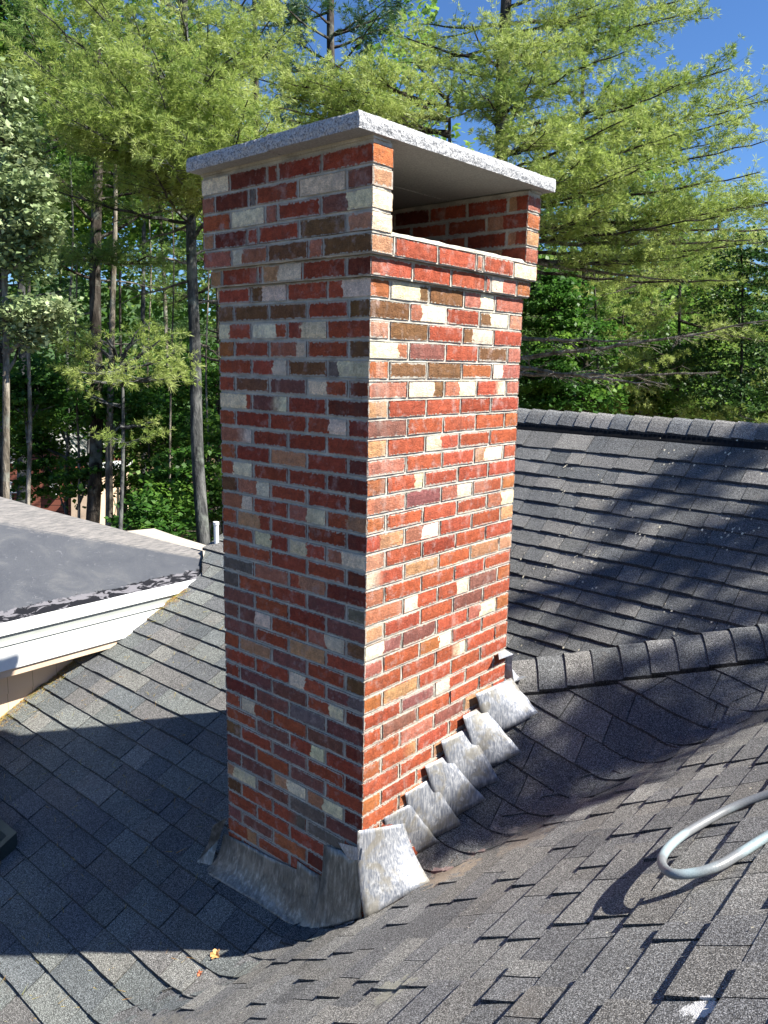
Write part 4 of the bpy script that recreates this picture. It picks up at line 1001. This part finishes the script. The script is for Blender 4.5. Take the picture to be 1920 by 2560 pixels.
# tree standing outside the view at the right: its boughs shade the far slope and the near cap
T = Tree(40); base = np.array([8.4, 7.2, ground((8.4, 7.2))]); T.trunk([base + np.array([0, 0, z]) for z in (0, 4, 8, 12, 16, 19)], .2, .06)
def tr(px, n, c, dist): return hit(px[0], px[1], n, c) + SUN*dist
SHD = [((1900, 1105), 0), ((1830, 1140), 0), ((1760, 1180), 0), ((1700, 1215), 0), ((1640, 1250), 0), ((1915, 1330), 0), ((1880, 1385), 0), ((1790, 1390), 0), ((1700, 1410), 0), ((1640, 1440), 0), ((1570, 1475), 0), ((1500, 1500), 0),
       ((1900, 1470), 0), ((1820, 1480), 0), ((1890, 1560), 0), ((1800, 1590), 0), ((1690, 1620), 0),
       ((1400, 1860), 1), ((1480, 1880), 1), ((1560, 1860), 1), ((1640, 1820), 1), ((1350, 1930), 1), ((1420, 1950), 1), ((1720, 1760), 1), ((1800, 1740), 1), ((1620, 1740), 1), ((1300, 1970), 1), ((1280, 2040), 1), ((1210, 2070), 1), ((1350, 2010), 1), ((1680, 1720), 1), ((1500, 1960), 1), ((1560, 1800), 1)]
for (px, w) in SHD:
    Pt = tr(px, nD if w == 0 else nA, CD if w == 0 else cA, T.r.uniform(7.5, 9))
    dv = Pt - np.array([base[0], base[1], Pt[2]-.8]); dv /= np.linalg.norm(dv)
    T.bough(np.array([base[0], base[1], Pt[2]-.9]) if False else Pt - dv*.6, Pt + dv*.12, .17 if w == 0 else .26, .015, 1.5 if w == 0 else 1.8, start=.55)
for z, az, l in ((3, 2.6, 5), (4.5, 3.2, 4.5), (2, 3.6, 4.5), (6, 2.9, 4)):
    T.br.tube([base + np.array([0, 0, 8.3+z]), base + np.array([math.cos(az)*l, math.sin(az)*l, 8.9+z])], [.05, .015], 5)
T.finish('pine_tree', base, 'pine standing right of the view whose boughs shade the far slope', 'tree', PG, M_BARKP, M_PINE, .10, 14, .012)

# ------------------------------------------------------------------ broad-leaved trees
BG = 'broad leaved trees in the wood'
def broad(seed, pxa, pxb, d, r, top, clumps, label, mat, bark=M_BARKG, lsize=.09, layers=False, name='broadleaf_tree'):
    T = Tree(seed); base, t = vline(pxa, pxb, d); T.trunk([on_trunk(base, t, z) for z in np.linspace(base[2]-.2, top, 6)], r, r*.3)
    for (px, py, dz, rx, rz, n) in clumps:
        c = at(px, py, d+dz); T.leaves(c, (rx, rx, rz), n, lsize, layers)
        A = on_trunk(base, t, min(top-.3, c[2]-.6)); T.br.tube([A, (A+c)/2 + np.array([0, 0, -.1]), c], [.03, .02, .006], 5, cap=False)
        for _ in range(4):
            T.br.tube([c - (c-A)*.3, c + np.array([T.r.uniform(-rx, rx), T.r.uniform(-rx, rx), T.r.uniform(-rz, rz)])*.8], [.012, .003], 4, cap=False)
    return T.finish(name, base, label, 'tree', BG, bark, mat)
broad(51, (8, 700), (12, 1240), 9.6, .08, 2.6, [(10, 230, 0, .28, .3, 600), (20, 330, 0, .4, .3, 1100), (70, 400, .1, .34, .25, 900), (20, 470, 0, .5, .3, 1400), (100, 470, -.2, .3, .2, 700), (60, 560, 0, .5, .25, 1200), (120, 560, -.2, .26, .15, 500), (20, 630, 0, .5, .25, 1100), (30, 760, 0, .5, .18, 1000), (100, 770, 0, .38, .15, 700), (60, 820, .2, .4, .12, 600)],
      'tree with pale glossy leaves at the left border', M_OAK, M_BARKB, .075)
broad(52, (5, 60), (0, 1200), 15, .11, 8, [(20, 40, 0, 1.2, 1.0, 2600), (60, 180, 0, 1., .9, 2000), (-40, 120, 1, 1.5, 1.6, 2600)], 'tall leafy tree in the top left corner', M_MAPLE, M_BARKP, .11)
specs = [(53, 70, 1240, 12.5, .055, M_BARKB, [(60, 1010, .5), (110, 960, .8)]), (54, 170, 1255, 15, .05, M_BARKG, [(150, 1040, 0), (210, 1000, .5), (80, 1120, .5), (140, 1200, .5), (40, 1060, .5)]), (55, 192, 1265, 14, .04, M_BARKB, [(220, 1180, .4)]),
         (56, 273, 1270, 13.6, .095, M_BARKB, [(330, 1000, .4), (300, 1050, .6)]), (57, 312, 1200, 17, .07, M_BARKP, [(360, 1100, -.4)]), (58, 370, 1290, 15, .035, M_BARKB, [(390, 1200, 0), (420, 1090, .3)]),
         (59, 521, 1340, 14, .035, M_BARKB, [(520, 1080, .2), (540, 1240, .3)]), (60, 430, 1300, 13, .03, M_BARKB, [(430, 1270, 0), (470, 1180, .4), (400, 1300, -.3)])]
for (sd, px, py, d, r, bk, cl) in specs:
    broad(sd, (px+random.Random(sd).uniform(-10, 10), 700), (px, py), d, r, random.Random(sd).uniform(1.5, 4), [(a, b_, c, .75, .4, 1500) for a, b_, c in cl],
          {53: 'thin pale trunk near the left border, crossing the dark red house', 54: 'slim grey sapling over the peak of the dark red house', 55: 'very thin pale sapling by the tan garage wall', 56: 'sturdy pale trunk right of the dark pine trunk',
           57: 'dark trunk right of the sturdy pale trunk', 58: 'thin trunk in the maple thicket left of the grey pine', 59: 'thin pale trunk tight against the chimney side', 60: 'low maple sapling above the far flat roof'}[sd], M_MAPLE, bk, .10, True)
broad(61, (1480, 700), (1492, 1040), 15, .06, 1.5, [(1380, 760, 0, .8, .5, 2400), (1440, 860, 0, .9, .5, 2600), (1360, 930, -.5, .7, .5, 2400), (1450, 980, 0, .9, .4, 2400), (1380, 1020, 0, .8, .4, 2000), (1360, 680, .5, .6, .4, 1500)], 'leafy maple right beside the sunlit chimney edge', M_MAPLE, M_BARKP, .10, True)
broad(62, (1850, 700), (1845, 1060), 15, .06, 2, [(1850, 760, 0, .9, .7, 2400), (1900, 900, 0, .9, .8, 2600), (1820, 1000, 0, .9, .5, 2200), (1740, 900, .5, .7, .6, 1800), (1880, 650, 0, .8, .5, 1800)], 'dark hemlock like tree at the right border above the ridge', M_HEM, M_BARKP, .075, True)
broad(63, (1560, 800), (1555, 1040), 17, .05, 1, [(1560, 980, 0, 1., .5, 2200), (1660, 1000, 0, 1., .5, 2400), (1700, 850, 1, 1., .6, 1800), (1600, 880, 1, 1.1, .6, 2000)], 'bushy sapling above the middle of the far ridge', M_WOOD, M_BARKP, .11)
broad(64, (540, 900), (545, 1300), 15.5, .06, 2.5, [(540, 950, 0, .7, .6, 1600), (440, 940, 1.5, .9, .5, 1900), (380, 1000, 1.5, .9, .5, 1900), (480, 1060, 1.2, .8, .5, 1700)], 'dark maple between the grey pine and the chimney', M_MAPLE, M_BARKP, .10, True)
# more standing trunks deep in the wood
rr = random.Random(77)
ORD = ['first', 'second', 'third', 'fourth', 'fifth', 'sixth', 'seventh']
for side, lo, hi in ((0, 20, 560), (1, 1340, 1900)):
    for i in range(7):
        px = lo + (hi-lo)*(i + rr.uniform(.2, .8))/7; d = rr.uniform(18, 30); tz = 3 if side else 8
        T = Tree(100+i+side*20); base, t = vline((px + rr.uniform(-30, 30), 600), (px, 1250), d); T.trunk([on_trunk(base, t, z) for z in np.linspace(base[2]-.2, tz, 6)], rr.uniform(.05, .13), .04, 8)
        c = on_trunk(base, t, tz-2.5); T.leaves(c, (2.2, 2.2, 2.8), 2600, .2)
        T.finish('broadleaf_tree', base, '%s from the left of the slender trunks deep in the wood %s of the chimney' % (ORD[i], 'right' if side else 'left'), 'tree', 'far trunks in the wood', rr.choice([M_BARKP, M_BARKG, M_BARKB]), M_WOOD)
# the far wood as one mass
g = np.random.default_rng(9); V = []
N = 170000; az = g.uniform(-.95, .75, N); dd = g.uniform(26, 40, N)
top = 6.5 + 3*np.sin(az*9) + 2*np.sin(az*23+1) + np.where(az < .05, 5., -1.5); z = GZ + (g.random(N)**.9)*(top-GZ)
# horizontal camera axes
fh = FWD*np.array([1, 1, 0]); fh /= np.linalg.norm(fh); rh = np.array([fh[1], -fh[0], 0])
P = CAM*np.array([1, 1, 0]) + fh*(dd*np.cos(az))[:, None] + rh*(dd*np.sin(az))[:, None]; P[:, 2] = z
cl = np.sin(P[:, 0]*.9)*np.sin(P[:, 1]*.8)*np.sin(P[:, 2]*1.1+P[:, 0]*.3); keep = cl + g.normal(size=N)*.4 > np.where(P[:, 2] < 3, -.75, -.3); P = P[keep]; n = len(P)
nrm, a, b_ = frames(g.normal(size=(n, 3))*.7 + np.array([0, 0, 1.])); an = g.uniform(0, 6.28, (n, 1)); u = a*np.cos(an)+b_*np.sin(an); v = np.cross(nrm, u); L = g.uniform(.16, .34, (n, 1))
V = np.stack([P-u*L*.5, P+v*L*.4, P+u*L*.5, P-v*L*.4], axis=1).reshape(-1, 3)
o = np_mesh('far_wood', V, n, 4, M_WOOD, None); tag(o, 'green mass of the wood behind the nearer trees', 'wood', kind='stuff')

# ------------------------------------------------------------------ neighbour house through the trees
hb = at(110, 1200, 24); nb = empty('red_shingled_house', (hb[0], hb[1], ground(hb)), 'dark red shingled house with white windows half hidden behind left trees', 'house')
def mat_redsh():
    t = MT('red_wall_shingles', .9); n = t.noise(3, 4); sx = t.n.new('ShaderNodeSeparateXYZ'); t.l.new(t.tc, sx.inputs[0])
    g_ = t.step(t.math('FRACT', t.math('DIVIDE', t.math('ADD', sx.outputs[2], 20), .18)), .15, .05); c = t.mix(n, (.16, .05, .035), (.28, .10, .065)); return t.done(t.mix(g_, c, (.03, .012, .01)))
def hq(px, py, d=24.): return at(px, py, d)
def wall_quad(mb, x0, y0, x1, y1, d=24., th=.1):
    vs = [hq(x0, y1, d), hq(x1, y1, d), hq(x1, y0, d), hq(x0, y0, d)]; bk = [p + fh*th for p in vs]
    mb.add(vs + bk, [(0,1,2,3), (4,7,6,5), (0,4,5,1), (1,5,6,2), (2,6,7,3), (3,7,4,0)])
b = MB(); A = [hq(-120, 1330), hq(180, 1330), hq(180, 1150), hq(100, 1075), hq(20, 1150), hq(-120, 1150)]
b.add(A + [p + fh*5 for p in A], [tuple(range(6)), tuple(range(11, 5, -1))] + [(i, 6+i, 6+(i+1) % 6, (i+1) % 6) for i in range(6)]); b.build('wall', mat_redsh(), nb)
b = MB()
for (p, q_) in (((95, 1062), (185, 1142)), ((8, 1152), (100, 1065))):
    a0, a1 = hq(*p, 23.7), hq(*q_, 23.7); b.add([a0, a1, a1 + fh*5.5, a0 + fh*5.5, a0-np.array([0,0,.18]), a1-np.array([0,0,.18]), a1+fh*5.5-np.array([0,0,.18]), a0+fh*5.5-np.array([0,0,.18])], [(0,1,2,3),(0,4,5,1),(4,7,6,5),(1,5,6,2),(2,6,7,3),(3,7,4,0)])
b.build('roof', mat_plain('grey_roof_trim', (.30, .30, .29), .8), nb)
gl = MT('dark_glass', .1, 0, .7); gl.done((.03, .04, .05))
for (x0, y0, x1, y1) in ((22, 1205, 64, 1258), (16, 1130, 34, 1158), (125, 1190, 143, 1240)):
    b = MB(); wall_quad(b, x0, y0, x1, y0+3, 23.85); wall_quad(b, x0, y1-3, x1, y1, 23.85); wall_quad(b, x0, y0+3, x0+4, y1-3, 23.85); wall_quad(b, x1-4, y0+3, x1, y1-3, 23.85); wall_quad(b, (x0+x1)/2-1, y0+3, (x0+x1)/2+1, y1-3, 23.86); wall_quad(b, x0+4, (y0+y1)/2-1, x1-4, (y0+y1)/2+1, 23.87)
    w = b.build('window', M_WHITE, nb); b = MB(); wall_quad(b, x0+4, y0+3, x1-4, y1-3, 23.93, .03); b.build('pane', gl.m, w)
gb = empty('garden_shed', hq(205, 1240, 22)*np.array([1, 1, 0]) + np.array([0, 0, ground(hb)]), 'tan boarded outbuilding with white trim between the left trunks', 'shed')
b = MB(); wall_quad(b, 178, 1195, 235, 1330, 22, 3); b.build('wall', M_TAN, gb); b = MB(); wall_quad(b, 172, 1186, 240, 1195, 21.9, 3.2); b.build('roof_trim', M_WHITE, gb)
print('objects', len(bpy.data.objects), 'verts', sum(len(m_.vertices) for m_ in bpy.data.meshes))
